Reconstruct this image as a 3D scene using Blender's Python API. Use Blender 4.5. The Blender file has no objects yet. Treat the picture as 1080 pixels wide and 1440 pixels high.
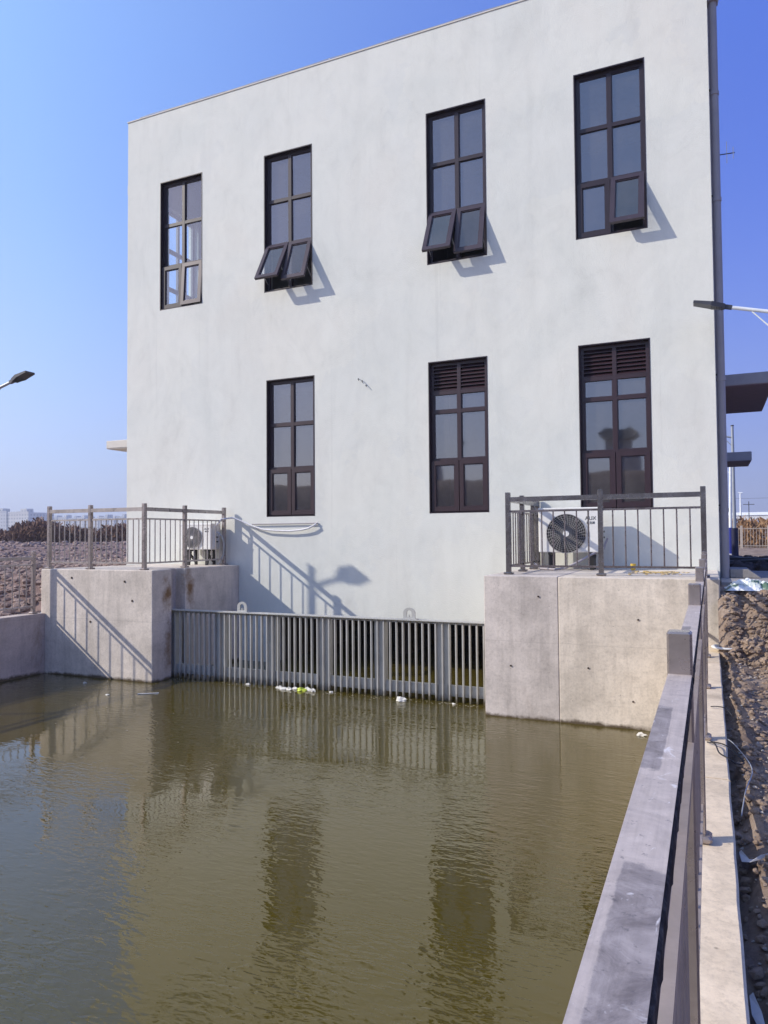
import bpy, math, random
import numpy as np
from mathutils import Vector, Matrix, noise as mnoise

random.seed(7)
rng = np.random.default_rng(11)
C = bpy.context.scene.collection
SC = bpy.context.scene

# ------------------------------------------------------------------ camera
cam_d = bpy.data.cameras.new('camera')
cam = bpy.data.objects.new('camera', cam_d)
C.objects.link(cam)
fw = Vector((-0.4079614, 0.91238381, 0.03351545))
rt = Vector((0.91276087, 0.40841869, -0.00785917))
up = Vector((0.02085891, -0.02738535, 0.9994073))
cam.matrix_world = Matrix(((rt.x, up.x, -fw.x, 0), (rt.y, up.y, -fw.y, 0), (rt.z, up.z, -fw.z, 0), (0, 0, 0, 1)))
cam_d.sensor_fit = 'VERTICAL'
cam_d.sensor_height = 36.0
cam_d.lens = 36.0 * 1024.36 / 1440.0
cam_d.clip_start = 0.02
cam_d.clip_end = 6000
SC.camera = cam

# ------------------------------------------------------------------ sky and sun
SUN = Vector((1.87, 1.0, -1.31))
world = bpy.data.worlds.new("World")
SC.world = world
world.use_nodes = True
wn = world.node_tree
for n in list(wn.nodes): wn.nodes.remove(n)
w_out = wn.nodes.new('ShaderNodeOutputWorld')
w_bg = wn.nodes.new('ShaderNodeBackground')
sky = wn.nodes.new('ShaderNodeTexSky')
sky.sky_type = 'NISHITA'
sky.sun_disc = False
sky.sun_elevation = math.radians(31.7)
sky.sun_rotation = math.atan2(-1.87, -1.0)
sky.air_density = 1.0
sky.dust_density = 0.6
sky.ozone_density = 2.4
w_bg.inputs['Strength'].default_value = 0.145
# winter haze near the horizon and a slightly violet blue overhead
w_tc = wn.nodes.new('ShaderNodeTexCoord')
w_sep = wn.nodes.new('ShaderNodeSeparateXYZ')
wn.links.new(w_tc.outputs['Generated'], w_sep.inputs[0])
w_tint = wn.nodes.new('ShaderNodeMix'); w_tint.data_type = 'RGBA'; w_tint.blend_type = 'MULTIPLY'
w_tint.inputs[0].default_value = 1.0
w_tint.inputs[7].default_value = (1.42, 1.30, 1.62, 1)
wn.links.new(sky.outputs[0], w_tint.inputs[6])
w_r = wn.nodes.new('ShaderNodeValToRGB')
w_r.color_ramp.interpolation = 'B_SPLINE'
for e, (p, c) in zip([w_r.color_ramp.elements[0], w_r.color_ramp.elements[1], w_r.color_ramp.elements.new(.2), w_r.color_ramp.elements.new(.45)],
                     ((0.0, .80), (1.0, 0.0), (.2, .55), (.45, .16))):
    e.position = p; e.color = (c, c, c, 1)
wn.links.new(w_sep.outputs['Z'], w_r.inputs['Fac'])
w_hz = wn.nodes.new('ShaderNodeMix'); w_hz.data_type = 'RGBA'
w_hz.inputs[7].default_value = (3.6, 3.95, 5.3, 1)
wn.links.new(w_r.outputs['Color'], w_hz.inputs[0])
wn.links.new(w_tint.outputs[2], w_hz.inputs[6])
# the sky is paler towards the sun, deeper away from it
def w_node(t, **kw):
    n = wn.nodes.new(t)
    for k, v in kw.items(): setattr(n, k, v)
    return n
w_nrm = w_node('ShaderNodeVectorMath', operation='NORMALIZE'); wn.links.new(w_tc.outputs['Generated'], w_nrm.inputs[0])
w_dot = w_node('ShaderNodeVectorMath', operation='DOT_PRODUCT'); wn.links.new(w_nrm.outputs[0], w_dot.inputs[0])
w_dot.inputs[1].default_value = (-.882, -.472, 0)
w_t = w_node('ShaderNodeMapRange'); wn.links.new(w_dot.outputs['Value'], w_t.inputs['Value'])
w_t.inputs['From Min'].default_value = -.62; w_t.inputs['From Max'].default_value = .34
w_e = w_node('ShaderNodeMapRange'); wn.links.new(w_sep.outputs['Z'], w_e.inputs['Value'])
w_e.inputs['From Min'].default_value = .05; w_e.inputs['From Max'].default_value = .55
def w_mix(f, a, b):
    m = w_node('ShaderNodeMix', data_type='RGBA'); wn.links.new(f, m.inputs[0])
    for i, v in ((6, a), (7, b)):
        if isinstance(v, tuple): m.inputs[i].default_value = (*v, 1)
        else: wn.links.new(v, m.inputs[i])
    return m.outputs[2]
w_away = w_mix(w_e.outputs[0], (.43, .46, .60), (.22, .375, .89))
w_near = w_mix(w_e.outputs[0], (.74, .79, .84), (.70, .98, 1.10))
w_pw = w_node('ShaderNodeMath', operation='POWER'); w_pw.inputs[1].default_value = 1.9
wn.links.new(w_t.outputs[0], w_pw.inputs[0])
w_base = w_mix(w_pw.outputs[0], w_away, w_near)
w_t2 = w_node('ShaderNodeMapRange'); wn.links.new(w_dot.outputs['Value'], w_t2.inputs['Value'])
w_t2.inputs['From Min'].default_value = .34; w_t2.inputs['From Max'].default_value = .85
w_fac = w_mix(w_t2.outputs[0], w_base, (1.08, 1.05, .93))
w_fin = w_node('ShaderNodeMix', data_type='RGBA', blend_type='MULTIPLY'); w_fin.inputs[0].default_value = 1
wn.links.new(w_hz.outputs[2], w_fin.inputs[6]); wn.links.new(w_fac, w_fin.inputs[7])
wn.links.new(w_fin.outputs[2], w_bg.inputs['Color'])
wn.links.new(w_bg.outputs[0], w_out.inputs['Surface'])

sun_d = bpy.data.lights.new('sun', 'SUN')
sun_d.energy = 3.9
sun_d.angle = math.radians(0.53)
sun_d.color = (1.0, 0.935, 0.82)
sun = bpy.data.objects.new('sun', sun_d)
C.objects.link(sun)
sun.rotation_euler = SUN.to_track_quat('-Z', 'Y').to_euler()
sun.location = (-20, -20, 30)

SC.view_settings.view_transform = 'Standard'
SC.view_settings.look = 'None'
SC.view_settings.exposure = 0.3
SC.view_settings.gamma = 1.0
SC.view_settings.use_curve_mapping = False

# ------------------------------------------------------------------ helpers
class MB:
    """collects geometry in world coordinates"""
    def __init__(s): s.v = []; s.f = []; s.sm = []
    def add(s, vs, fs, smooth=False):
        o = len(s.v)
        s.v += [tuple(p) for p in vs]
        s.f += [tuple(i + o for i in f) for f in fs]
        s.sm += [smooth] * len(fs)
        return s
    def box(s, x0, x1, y0, y1, z0, z1):
        return s.add([(x0,y0,z0),(x1,y0,z0),(x1,y1,z0),(x0,y1,z0),(x0,y0,z1),(x1,y0,z1),(x1,y1,z1),(x0,y1,z1)],
                     [(0,3,2,1),(4,5,6,7),(0,1,5,4),(1,2,6,5),(2,3,7,6),(3,0,4,7)])
    def chbox(s, x0, x1, y0, y1, z0, z1, c):
        """box with chamfered vertical and top edges"""
        c = min(c, (x1-x0)*.45, (y1-y0)*.45, (z1-z0)*.45)
        pts = []
        def ring(i, z):
            a, b, d, e = x0+i, x1-i, y0+i, y1-i
            return [(a+c,d,z),(b-c,d,z),(b,d+c,z),(b,e-c,z),(b-c,e,z),(a+c,e,z),(a,e-c,z),(a,d+c,z)]
        pts = ring(c, z0) + ring(0, z0+c) + ring(0, z1-c) + ring(c, z1)
        fs = [tuple(range(7, -1, -1)), tuple(range(24, 32))]
        for k in range(3):
            for i in range(8):
                j = (i+1) % 8
                fs.append((k*8+i, k*8+j, k*8+8+j, k*8+8+i))
        return s.add(pts, fs)
    def obox(s, a, b, w, h, upv=(0,0,1)):
        """bar from a to b, w across, h along up"""
        a = Vector(a); b = Vector(b); d = (b-a).normalized(); u = Vector(upv)
        sd = d.cross(u)
        if sd.length < 1e-5: u = Vector((0,1,0)); sd = d.cross(u)
        sd.normalize(); u = sd.cross(d).normalized()
        q = [sd*(-w/2)+u*(-h/2), sd*(w/2)+u*(-h/2), sd*(w/2)+u*(h/2), sd*(-w/2)+u*(h/2)]
        return s.add([a+p for p in q]+[b+p for p in q], [(0,1,2,3),(7,6,5,4),(0,4,5,1),(1,5,6,2),(2,6,7,3),(3,7,4,0)])
    def tube(s, path, r, n=10, closed=False):
        path = [Vector(p) for p in path]; m = len(path)
        rs = r if isinstance(r, (list, tuple)) else [r]*m
        vs = []; prev = None
        for i, p in enumerate(path):
            if closed: d = path[(i+1) % m] - path[i-1]
            else: d = path[min(i+1, m-1)] - path[max(i-1, 0)]
            d.normalize()
            if prev is None:
                u = Vector((0,0,1)) if abs(d.z) < .9 else Vector((1,0,0))
            else: u = prev
            sd = d.cross(u).normalized(); u = sd.cross(d).normalized(); prev = u
            for k in range(n):
                a = 2*math.pi*k/n
                vs.append(p + sd*(math.cos(a)*rs[i]) + u*(math.sin(a)*rs[i]))
        fs = []
        for i in range(m if closed else m-1):
            i2 = (i+1) % m
            for k in range(n):
                k2 = (k+1) % n
                fs.append((i*n+k, i*n+k2, i2*n+k2, i2*n+k))
        s.add(vs, fs, True)
        if not closed:
            s.add([vs[k] for k in range(n)], [tuple(range(n-1, -1, -1))])
            s.add([vs[(m-1)*n+k] for k in range(n)], [tuple(range(n))])
        return s
    def prism(s, poly, z0, z1):
        """polygon (counter-clockwise from above) extruded in z"""
        n = len(poly)
        vs = [(x, y, z0) for x, y in poly] + [(x, y, z1) for x, y in poly]
        fs = [tuple(range(n-1, -1, -1)), tuple(range(n, 2*n))] + [(i, (i+1) % n, n+(i+1) % n, n+i) for i in range(n)]
        return s.add(vs, fs)
    def prism_y(s, poly, y0, y1):
        """polygon given in x,z extruded along y"""
        n = len(poly)
        vs = [(x, y0, z) for x, z in poly] + [(x, y1, z) for x, z in poly]
        fs = [tuple(range(n)), tuple(range(2*n-1, n-1, -1))] + [(i, n+i, n+(i+1) % n, (i+1) % n) for i in range(n)]
        return s.add(vs, fs)
    def disc_y(s, cx, cz, r, y, n=32):
        return s.add([(cx+r*math.cos(2*math.pi*k/n), y, cz+r*math.sin(2*math.pi*k/n)) for k in range(n)], [tuple(range(n))])

ORG = {}
def finish(o, org, parent=None):
    C.objects.link(o)
    ORG[o.name] = Vector(org)
    if parent is not None:
        o.parent = parent
        o.location = Vector(org) - ORG[parent.name]
    else:
        o.location = org
    return o

def obj(name, mb, mat, parent=None, org=None, bevel=0.0):
    vs = np.array(mb.v, dtype=float)
    if org is None:
        lo = vs.min(0); hi = vs.max(0)
        org = ((lo[0]+hi[0])/2, (lo[1]+hi[1])/2, lo[2])
    me = bpy.data.meshes.new(name)
    me.from_pydata([tuple(p) for p in (vs - np.array(org))], [], mb.f)
    me.polygons.foreach_set('use_smooth', mb.sm)
    me.update()
    if isinstance(mat, (list, tuple)):
        for m in mat: me.materials.append(m)
    else: me.materials.append(mat)
    o = bpy.data.objects.new(name, me)
    if bevel:
        b = o.modifiers.new('bevel', 'BEVEL'); b.width = bevel; b.segments = 2; b.limit_method = 'ANGLE'; b.angle_limit = math.radians(40)
    return finish(o, org, parent)

def empty(name, loc):
    o = bpy.data.objects.new(name, None)
    o.empty_display_size = .2
    return finish(o, loc)

def tag(o, label=None, cat=None, group=None, kind=None):
    if label: o['label'] = label
    if cat: o['category'] = cat
    if group: o['group'] = group
    if kind: o['kind'] = kind
    return o

def copy_tree(o, parent=None):
    c = o.copy(); C.objects.link(c)
    if parent is not None: c.parent = parent
    for ch in list(o.children): copy_tree(ch, c)
    return c

def smooth(a, b, x):
    t = min(1.0, max(0.0, (x-a)/(b-a))); return t*t*(3-2*t)

def fnoise(x, y, z=0.0, oct=4):
    a = 0.0; amp = .5; f = 1.0
    for _ in range(oct):
        a += amp*mnoise.noise(Vector((x*f, y*f, z*f))); amp *= .5; f *= 2.1
    return a

# ------------------------------------------------------------------ materials
def new_mat(name):
    m = bpy.data.materials.new(name); m.use_nodes = True
    nt = m.node_tree; b = nt.nodes['Principled BSDF']
    return m, nt, b
def N(nt, t, **kw):
    n = nt.nodes.new(t)
    for k, v in kw.items():
        if k in n.inputs: n.inputs[k].default_value = v
        else: setattr(n, k, v)
    return n
def coords(nt, scale=(1,1,1), kind='pos', rot=(0,0,0)):
    if kind == 'pos': g = nt.nodes.new('ShaderNodeNewGeometry').outputs['Position']
    else: g = nt.nodes.new('ShaderNodeTexCoord').outputs['Object']
    mp = nt.nodes.new('ShaderNodeMapping'); mp.inputs['Scale'].default_value = scale; mp.inputs['Rotation'].default_value = rot
    nt.links.new(g, mp.inputs['Vector']); return mp.outputs[0]
def noise(nt, vec, scale, detail=6, rough=.6, dist=0.0):
    n = N(nt, 'ShaderNodeTexNoise', Scale=scale, Detail=detail, Roughness=rough, Distortion=dist)
    nt.links.new(vec, n.inputs['Vector']); return n.outputs['Fac']
def ramp(nt, fac, stops):
    r = nt.nodes.new('ShaderNodeValToRGB'); cr = r.color_ramp
    while len(cr.elements) < len(stops): cr.elements.new(.5)
    for e, (p, c) in zip(cr.elements, stops):
        e.position = p; e.color = (c, c, c, 1) if isinstance(c, (int, float)) else (*c, 1)
    nt.links.new(fac, r.inputs['Fac']); return r.outputs['Color']
def mix(nt, fac, a, b, mode='MIX'):
    m = nt.nodes.new('ShaderNodeMix'); m.data_type = 'RGBA'; m.blend_type = mode
    for s, v in ((m.inputs[0], fac), (m.inputs[6], a), (m.inputs[7], b)):
        if isinstance(v, (int, float)): s.default_value = v
        elif isinstance(v, tuple): s.default_value = (*v, 1)
        else: nt.links.new(v, s)
    return m.outputs[2]
def bump(nt, b, h, strength=.3, dist=.01):
    n = N(nt, 'ShaderNodeBump', Strength=strength, Distance=dist)
    nt.links.new(h, n.inputs['Height']); nt.links.new(n.outputs[0], b.inputs['Normal']); return n

def m_plain(name, col, rough=.5, metal=0.0, var=.12, nscale=8, bmp=.08):
    m, nt, b = new_mat(name)
    v = coords(nt, kind='obj')
    f = noise(nt, v, nscale)
    c2 = tuple(min(1, c*(1+var)) for c in col); c1 = tuple(c*(1-var) for c in col)
    nt.links.new(ramp(nt, f, [(.3, c1), (.7, c2)]), b.inputs['Base Color'])
    b.inputs['Roughness'].default_value = rough; b.inputs['Metallic'].default_value = metal
    if bmp: bump(nt, b, noise(nt, v, nscale*6), bmp, .004)
    return m

def m_plaster():
    m, nt, b = new_mat('painted_render')
    v = coords(nt)
    big = noise(nt, v, .42, 4, .55, .8)
    med = noise(nt, coords(nt, (1,1,.7), rot=(0,.3,0)), 1.5, 7, .68, 1.4)
    fine = noise(nt, coords(nt, (1,1,.55), rot=(0,-.5,0)), 5.0, 6, .7, 1.2)
    wash = noise(nt, coords(nt, (2.2,2.2,.28)), 1.0, 4, .5, .9)
    c = ramp(nt, big, [(.3, (.675,.688,.64)), (.5, (.715,.718,.663)), (.72, (.715,.702,.642))])
    c = mix(nt, .7, c, ramp(nt, med, [(.28, .88), (.42, .96), (.55, 1.0), (.75, 1.03)]), 'MULTIPLY')
    c = mix(nt, .45, c, ramp(nt, wash, [(.3, .90), (.5, 1.0), (.7, 1.02)]), 'MULTIPLY')
    c = mix(nt, .5, c, ramp(nt, fine, [(.3, .92), (.5, 1.0), (.75, 1.03)]), 'MULTIPLY')
    pt = N(nt, 'ShaderNodeTexVoronoi', Scale=.75); pt.feature = 'F1'
    wv = nt.nodes.new('ShaderNodeVectorMath'); wv.operation = 'MULTIPLY_ADD'
    nz = N(nt, 'ShaderNodeTexNoise', Scale=1.4, Detail=5, Roughness=.6); nt.links.new(v, nz.inputs['Vector'])
    nt.links.new(nz.outputs['Color'], wv.inputs[0]); wv.inputs[1].default_value = (1.3,1.3,1.0); nt.links.new(v, wv.inputs[2])
    nt.links.new(wv.outputs[0], pt.inputs['Vector'])
    sp = nt.nodes.new('ShaderNodeSeparateColor'); nt.links.new(pt.outputs['Color'], sp.inputs[0])
    c = mix(nt, .55, c, ramp(nt, sp.outputs[0], [(0.0, (.94,.945,.95)), (1.0, (1.02,1.01,.985))]), 'MULTIPLY')
    drip = noise(nt, coords(nt, (11,11,.16)), 1.0, 3, .5, .2)
    c = mix(nt, .35, c, ramp(nt, drip, [(.67, 1.0), (.73, .88)]), 'MULTIPLY')
    nt.links.new(c, b.inputs['Base Color'])
    b.inputs['Roughness'].default_value = .85; b.inputs['Specular IOR Level'].default_value = .25
    h = mix(nt, .35, noise(nt, v, 1.6, 5, .6, .6), noise(nt, v, 55, 4, .6))
    bump(nt, b, h, .4, .03)
    return m

def m_concrete(name, base, stain=(.20,.15,.10), stain_amt=.5, joints=True, sc=1.0, rust=()):
    m, nt, b = new_mat(name)
    v = coords(nt)
    f = noise(nt, v, 1.3*sc, 8, .65, .3)
    f2 = noise(nt, coords(nt, (1.2,1.2,3.4), rot=(.1,.12,0)), 1.9*sc, 8, .7, .9)
    f3 = noise(nt, coords(nt, (3.2,3.2,.5)), 1.2*sc, 7, .65, .8)
    d = tuple(c*.72 for c in base); l = tuple(min(1, c*1.18) for c in base)
    c = ramp(nt, f, [(.28, d), (.5, base), (.72, l)])
    c = mix(nt, .5, c, ramp(nt, f2, [(.3, .78), (.5, 1.0), (.7, 1.08)]), 'MULTIPLY')
    c = mix(nt, .6, c, ramp(nt, f3, [(.32, .76), (.5, 1.0), (.72, 1.08)]), 'MULTIPLY')
    st = ramp(nt, noise(nt, coords(nt, (1,1,.45)), 1.1*sc, 6, .7, .8), [(.55, 0.0), (.72, 1.0)])
    stf = nt.nodes.new('ShaderNodeMath'); stf.operation = 'MULTIPLY'; stf.inputs[1].default_value = stain_amt
    nt.links.new(st, stf.inputs[0])
    c = mix(nt, stf.outputs[0], c, stain)
    fs = noise(nt, coords(nt, (16,16,1.1)), 1.0, 6, .75, .5)
    c = mix(nt, .5, c, ramp(nt, fs, [(.3, .78), (.5, 1.0), (.7, 1.06)]), 'MULTIPLY')
    grit = noise(nt, v, 38, 6, .8)
    c = mix(nt, .7, c, ramp(nt, grit, [(.3, .68), (.5, 1.0), (.7, 1.12)]), 'MULTIPLY')
    # pores
    vo = N(nt, 'ShaderNodeTexVoronoi', Scale=9.0*sc); nt.links.new(v, vo.inputs['Vector'])
    c = mix(nt, .8, c, ramp(nt, vo.outputs['Distance'], [(.03, .45), (.07, 1.0)]), 'MULTIPLY')
    if joints:
        # damp tide line above the water, a real stain with its own ragged edge
        sx = nt.nodes.new('ShaderNodeSeparateXYZ'); nt.links.new(nt.nodes.new('ShaderNodeNewGeometry').outputs['Position'], sx.inputs[0])
        a = nt.nodes.new('ShaderNodeMath'); a.operation = 'MULTIPLY_ADD'; a.inputs[1].default_value = .16
        nt.links.new(noise(nt, v, 4, 5, .7), a.inputs[0]); nt.links.new(sx.outputs['Z'], a.inputs[2])
        tide = ramp2(nt, a.outputs[0], -2.075, -2.035)
        c = mix(nt, tide, (.10,.075,.05), c)
        # shutter board joint across the cast face
        jb = nt.nodes.new('ShaderNodeMath'); jb.operation = 'MULTIPLY_ADD'; jb.inputs[1].default_value = .03
        nt.links.new(noise(nt, v, 3, 4, .6), jb.inputs[0]); nt.links.new(sx.outputs['Z'], jb.inputs[2])
        dlt = nt.nodes.new('ShaderNodeMath'); dlt.operation = 'COMPARE'; dlt.inputs[1].default_value = -1.245; dlt.inputs[2].default_value = .006
        nt.links.new(jb.outputs[0], dlt.inputs[0])
        dm = nt.nodes.new('ShaderNodeMath'); dm.operation = 'MULTIPLY'; dm.inputs[1].default_value = .25; nt.links.new(dlt.outputs[0], dm.inputs[0])
        c = mix(nt, dm.outputs[0], c, tuple(k*.55 for k in base))
    for (rx, ry, rz_) in rust:
        mp = nt.nodes.new('ShaderNodeMapping'); mp.vector_type = 'POINT'
        mp.inputs['Location'].default_value = (-rx*3.0, -ry*6.0, -rz_*1.9); mp.inputs['Scale'].default_value = (3.0, 6.0, 1.9)
        nt.links.new(nt.nodes.new('ShaderNodeNewGeometry').outputs['Position'], mp.inputs['Vector'])
        ln = nt.nodes.new('ShaderNodeVectorMath'); ln.operation = 'LENGTH'; nt.links.new(mp.outputs[0], ln.inputs[0])
        ma = nt.nodes.new('ShaderNodeMath'); ma.operation = 'MULTIPLY_ADD'; ma.inputs[1].default_value = 2.4
        nt.links.new(noise(nt, v, 5, 6, .7), ma.inputs[0]); nt.links.new(ln.outputs['Value'], ma.inputs[2])
        c = mix(nt, ramp2(nt, ma.outputs[0], 2.0, 1.15), c, (.24,.14,.07))
    nt.links.new(c, b.inputs['Base Color'])
    b.inputs['Roughness'].default_value = .88; b.inputs['Specular IOR Level'].default_value = .25
    bump(nt, b, mix(nt, .4, noise(nt, v, 14, 8, .7), vo.outputs['Distance']), .35, .012)
    return m
def ramp2(nt, val, a, b_):
    mr = nt.nodes.new('ShaderNodeMapRange'); mr.inputs['From Min'].default_value = a; mr.inputs['From Max'].default_value = b_
    nt.links.new(val, mr.inputs['Value']); return mr.outputs['Result']

def m_steel(name='stainless_steel', col=(.27,.245,.24), rough=.22, scuff=.35, metal=.82):
    m, nt, b = new_mat(name)
    v = coords(nt)
    f = noise(nt, v, 5, 6, .7, .5)
    c = ramp(nt, f, [(.3, tuple(k*(1-scuff) for k in col)), (.62, col), (.8, tuple(min(1,k*1.25) for k in col))])
    dust = noise(nt, v, 38, 6, .7)
    c = mix(nt, ramp(nt, dust, [(.56, 0.0), (.72, .45)]), c, (.34,.29,.25))
    nt.links.new(c, b.inputs['Base Color'])
    b.inputs['Metallic'].default_value = metal
    nt.links.new(ramp(nt, noise(nt, v, 11, 4, .6), [(.3, rough*.7), (.7, rough*1.5)]), b.inputs['Roughness'])
    return m

def m_glass(name, tint, refl_ior=2.3):
    m, nt, b = new_mat(name)
    nt.nodes.remove(b)
    out = [n for n in nt.nodes if n.type == 'OUTPUT_MATERIAL'][0]
    tr = N(nt, 'ShaderNodeBsdfTransparent'); tr.inputs['Color'].default_value = (*tint, 1)
    gl = N(nt, 'ShaderNodeBsdfAnisotropic'); gl.inputs['Roughness'].default_value = .03; gl.inputs['Color'].default_value = (.95,.92,.95,1)
    # Schlick reflectance, the same from both faces of a thin pane
    f0 = ((refl_ior-1)/(refl_ior+1))**2
    ge = nt.nodes.new('ShaderNodeNewGeometry')
    dt = nt.nodes.new('ShaderNodeVectorMath'); dt.operation = 'DOT_PRODUCT'
    nt.links.new(ge.outputs['Incoming'], dt.inputs[0]); nt.links.new(ge.outputs['Normal'], dt.inputs[1])
    def mth(op, a, b_):
        n = nt.nodes.new('ShaderNodeMath'); n.operation = op
        for i, q in enumerate((a, b_)):
            if q is None: continue
            if isinstance(q, (int, float)): n.inputs[i].default_value = q
            else: nt.links.new(q, n.inputs[i])
        return n.outputs[0]
    om = mth('SUBTRACT', 1.0, mth('ABSOLUTE', dt.outputs['Value'], None))
    frv = mth('ADD', f0, mth('MULTIPLY', 1-f0, mth('POWER', om, 4.0)))
    bp = N(nt, 'ShaderNodeBump', Strength=.12, Distance=.004)
    nt.links.new(noise(nt, coords(nt), 2.2, 2, .5), bp.inputs['Height'])
    nt.links.new(bp.outputs[0], gl.inputs['Normal'])
    mx = nt.nodes.new('ShaderNodeMixShader')
    nt.links.new(frv, mx.inputs[0]); nt.links.new(tr.outputs[0], mx.inputs[1]); nt.links.new(gl.outputs[0], mx.inputs[2])
    # thin film of dust
    df = N(nt, 'ShaderNodeBsdfDiffuse'); df.inputs['Color'].default_value = (.45,.42,.4,1)
    m2 = nt.nodes.new('ShaderNodeMixShader')
    nt.links.new(ramp(nt, noise(nt, coords(nt), 1.7, 5, .6), [(.35, .04), (.75, .12)]), m2.inputs[0])
    nt.links.new(mx.outputs[0], m2.inputs[1]); nt.links.new(df.outputs[0], m2.inputs[2])
    nt.links.new(m2.outputs[0], out.inputs['Surface'])
    return m

def m_water():
    m, nt, b = new_mat('murky_water')
    v = coords(nt)
    c = ramp(nt, noise(nt, v, .35, 4, .5), [(.3, (.064,.050,.008)), (.7, (.078,.059,.010))])
    nt.links.new(c, b.inputs['Base Color'])
    b.inputs['Roughness'].default_value = .025
    b.inputs['IOR'].default_value = 1.64
    b.inputs['Specular Tint'].default_value = (1.0, .90, .66, 1)
    r1 = noise(nt, coords(nt, (1.0,2.6,1), rot=(0,0,.30)), 3.6, 1.2, .5, .6)
    r2 = noise(nt, coords(nt, (1.0,2.6,1), rot=(0,0,.05)), 9.5, 1.0, .5, .5)
    r3 = noise(nt, coords(nt, (1.0,1.6,1), rot=(0,0,-.4)), 22.0, 1.0, .5, .4)
    patch = ramp(nt, noise(nt, coords(nt, (1,1.6,1)), .40, 4, .6, .8), [(.38, .10), (.50, .50), (.62, 1.15)])
    h = mix(nt, .50, r1, r2)
    h = mix(nt, .16, h, r3)
    h = mix(nt, patch, (.5,.5,.5), h)
    bump(nt, b, h, .33, .034)
    return m

def m_dirt(name, dark, mid, light, sc=1.0):
    m, nt, b = new_mat(name)
    v = coords(nt)
    f = noise(nt, v, 3*sc, 10, .7, .2)
    c = ramp(nt, f, [(.28, dark), (.5, mid), (.72, light)])
    c = mix(nt, .6, c, ramp(nt, noise(nt, v, 22*sc, 8, .75), [(.3, .6), (.55, 1.0), (.75, 1.25)]), 'MULTIPLY')
    nt.links.new(c, b.inputs['Base Color'])
    b.inputs['Roughness'].default_value = .95; b.inputs['Specular IOR Level'].default_value = .15
    bump(nt, b, noise(nt, v, 30*sc, 8, .75), .8, .03)
    return m

PLASTER = m_plaster()
CONC = m_concrete('cast_concrete', (.66,.585,.495), stain=(.40,.34,.27))
JOINTM = m_plain('joint_filler', (.28,.235,.20), .9)
CONCL = m_concrete('stained_pier_concrete', (.64,.565,.49), stain=(.40,.34,.27), rust=((-7.66,8.93,-.86),(-7.66,8.95,-1.75),(-7.66,9.45,-.80)))
CONCG = m_concrete('grey_cast_concrete', (.58,.52,.475), stain=(.34,.28,.23))
CONC2 = m_concrete('weathered_concrete', (.52,.44,.385), stain=(.28,.18,.10), stain_amt=.75)
CURB = m_concrete('curb_concrete', (.70,.575,.42), stain_amt=.25, joints=False)
APRON = m_concrete('apron_concrete', (.30,.28,.27), joints=False)
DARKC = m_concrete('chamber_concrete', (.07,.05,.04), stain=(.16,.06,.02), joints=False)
STEEL = m_steel()
STEELW = m_steel('railing_steel', (.50,.44,.40), .30, .35, .5)
STEELM = m_steel('post_steel', (.40,.345,.32), .28, .35, .6)
STEELD = m_steel('dark_baluster_steel', (.30,.255,.25), .25)
STEELB = m_steel('dusty_bar_steel', (.50,.42,.36), .35, .35, .35)
def m_railtop():
    """steel with scuffs, and reflected and shadowed stretches painted into its colour as dark bands"""
    m, nt, b = new_mat('scuffed_steel')
    v = coords(nt)
    sx = nt.nodes.new('ShaderNodeSeparateXYZ'); nt.links.new(v, sx.inputs[0])
    nz = noise(nt, v, 14, 8, .8)
    def mth(op, a, b_, c_=None):
        n = nt.nodes.new('ShaderNodeMath'); n.operation = op
        for i, q in enumerate((a, b_, c_)):
            if q is None: continue
            if isinstance(q, (int, float)): n.inputs[i].default_value = q
            else: nt.links.new(q, n.inputs[i])
        return n.outputs[0]
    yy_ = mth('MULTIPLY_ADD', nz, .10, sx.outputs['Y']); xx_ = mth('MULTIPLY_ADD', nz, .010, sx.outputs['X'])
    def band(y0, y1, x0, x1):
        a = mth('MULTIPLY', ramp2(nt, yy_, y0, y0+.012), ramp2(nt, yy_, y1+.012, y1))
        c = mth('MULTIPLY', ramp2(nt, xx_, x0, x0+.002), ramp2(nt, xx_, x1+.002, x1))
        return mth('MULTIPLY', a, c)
    painted_bands = mth('MAXIMUM', band(-9, .70, -.070, .1), mth('MAXIMUM', band(.98, 1.32, -.2, -.056), mth('MAXIMUM', band(2.1, 2.45, -.1, -.055), band(3.6, 4.4, -.066, 0))))  # mask of the painted bands: reflections and shadows put into the rail colour
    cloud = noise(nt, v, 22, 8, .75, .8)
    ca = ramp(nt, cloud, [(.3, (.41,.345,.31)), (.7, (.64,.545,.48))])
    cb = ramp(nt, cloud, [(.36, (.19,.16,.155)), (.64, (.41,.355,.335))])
    c = mix(nt, painted_bands, ca, cb)
    ln_ = noise(nt, coords(nt, (60,1.2,1), rot=(0,0,.05)), 3.0, 5, .7, .3)
    c = mix(nt, .55, c, ramp(nt, ln_, [(.3, .80), (.5, 1.0), (.7, 1.14)]), 'MULTIPLY')
    sc_ = noise(nt, coords(nt, (1.4,.6,1), rot=(0,0,.6)), 22, 4, .7, 2.0)
    c = mix(nt, ramp(nt, sc_, [(.64, 0.0), (.72, .8)]), c, (.78,.73,.72))
    pit = noise(nt, v, 90, 4, .7)
    c = mix(nt, ramp(nt, pit, [(.30, .6), (.38, 0.0)]), c, (.10,.09,.10))
    nt.links.new(c, b.inputs['Base Color'])
    b.inputs['Metallic'].default_value = .18
    nt.links.new(ramp(nt, cloud, [(.3, .38), (.7, .55)]), b.inputs['Roughness'])
    bump(nt, b, noise(nt, v, 40, 5, .7), .2, .003)
    return m
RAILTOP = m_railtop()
FRAME = m_plain('dark_window_frame', (.024,.013,.019), .42, 0, .15, 5, .02)
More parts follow.
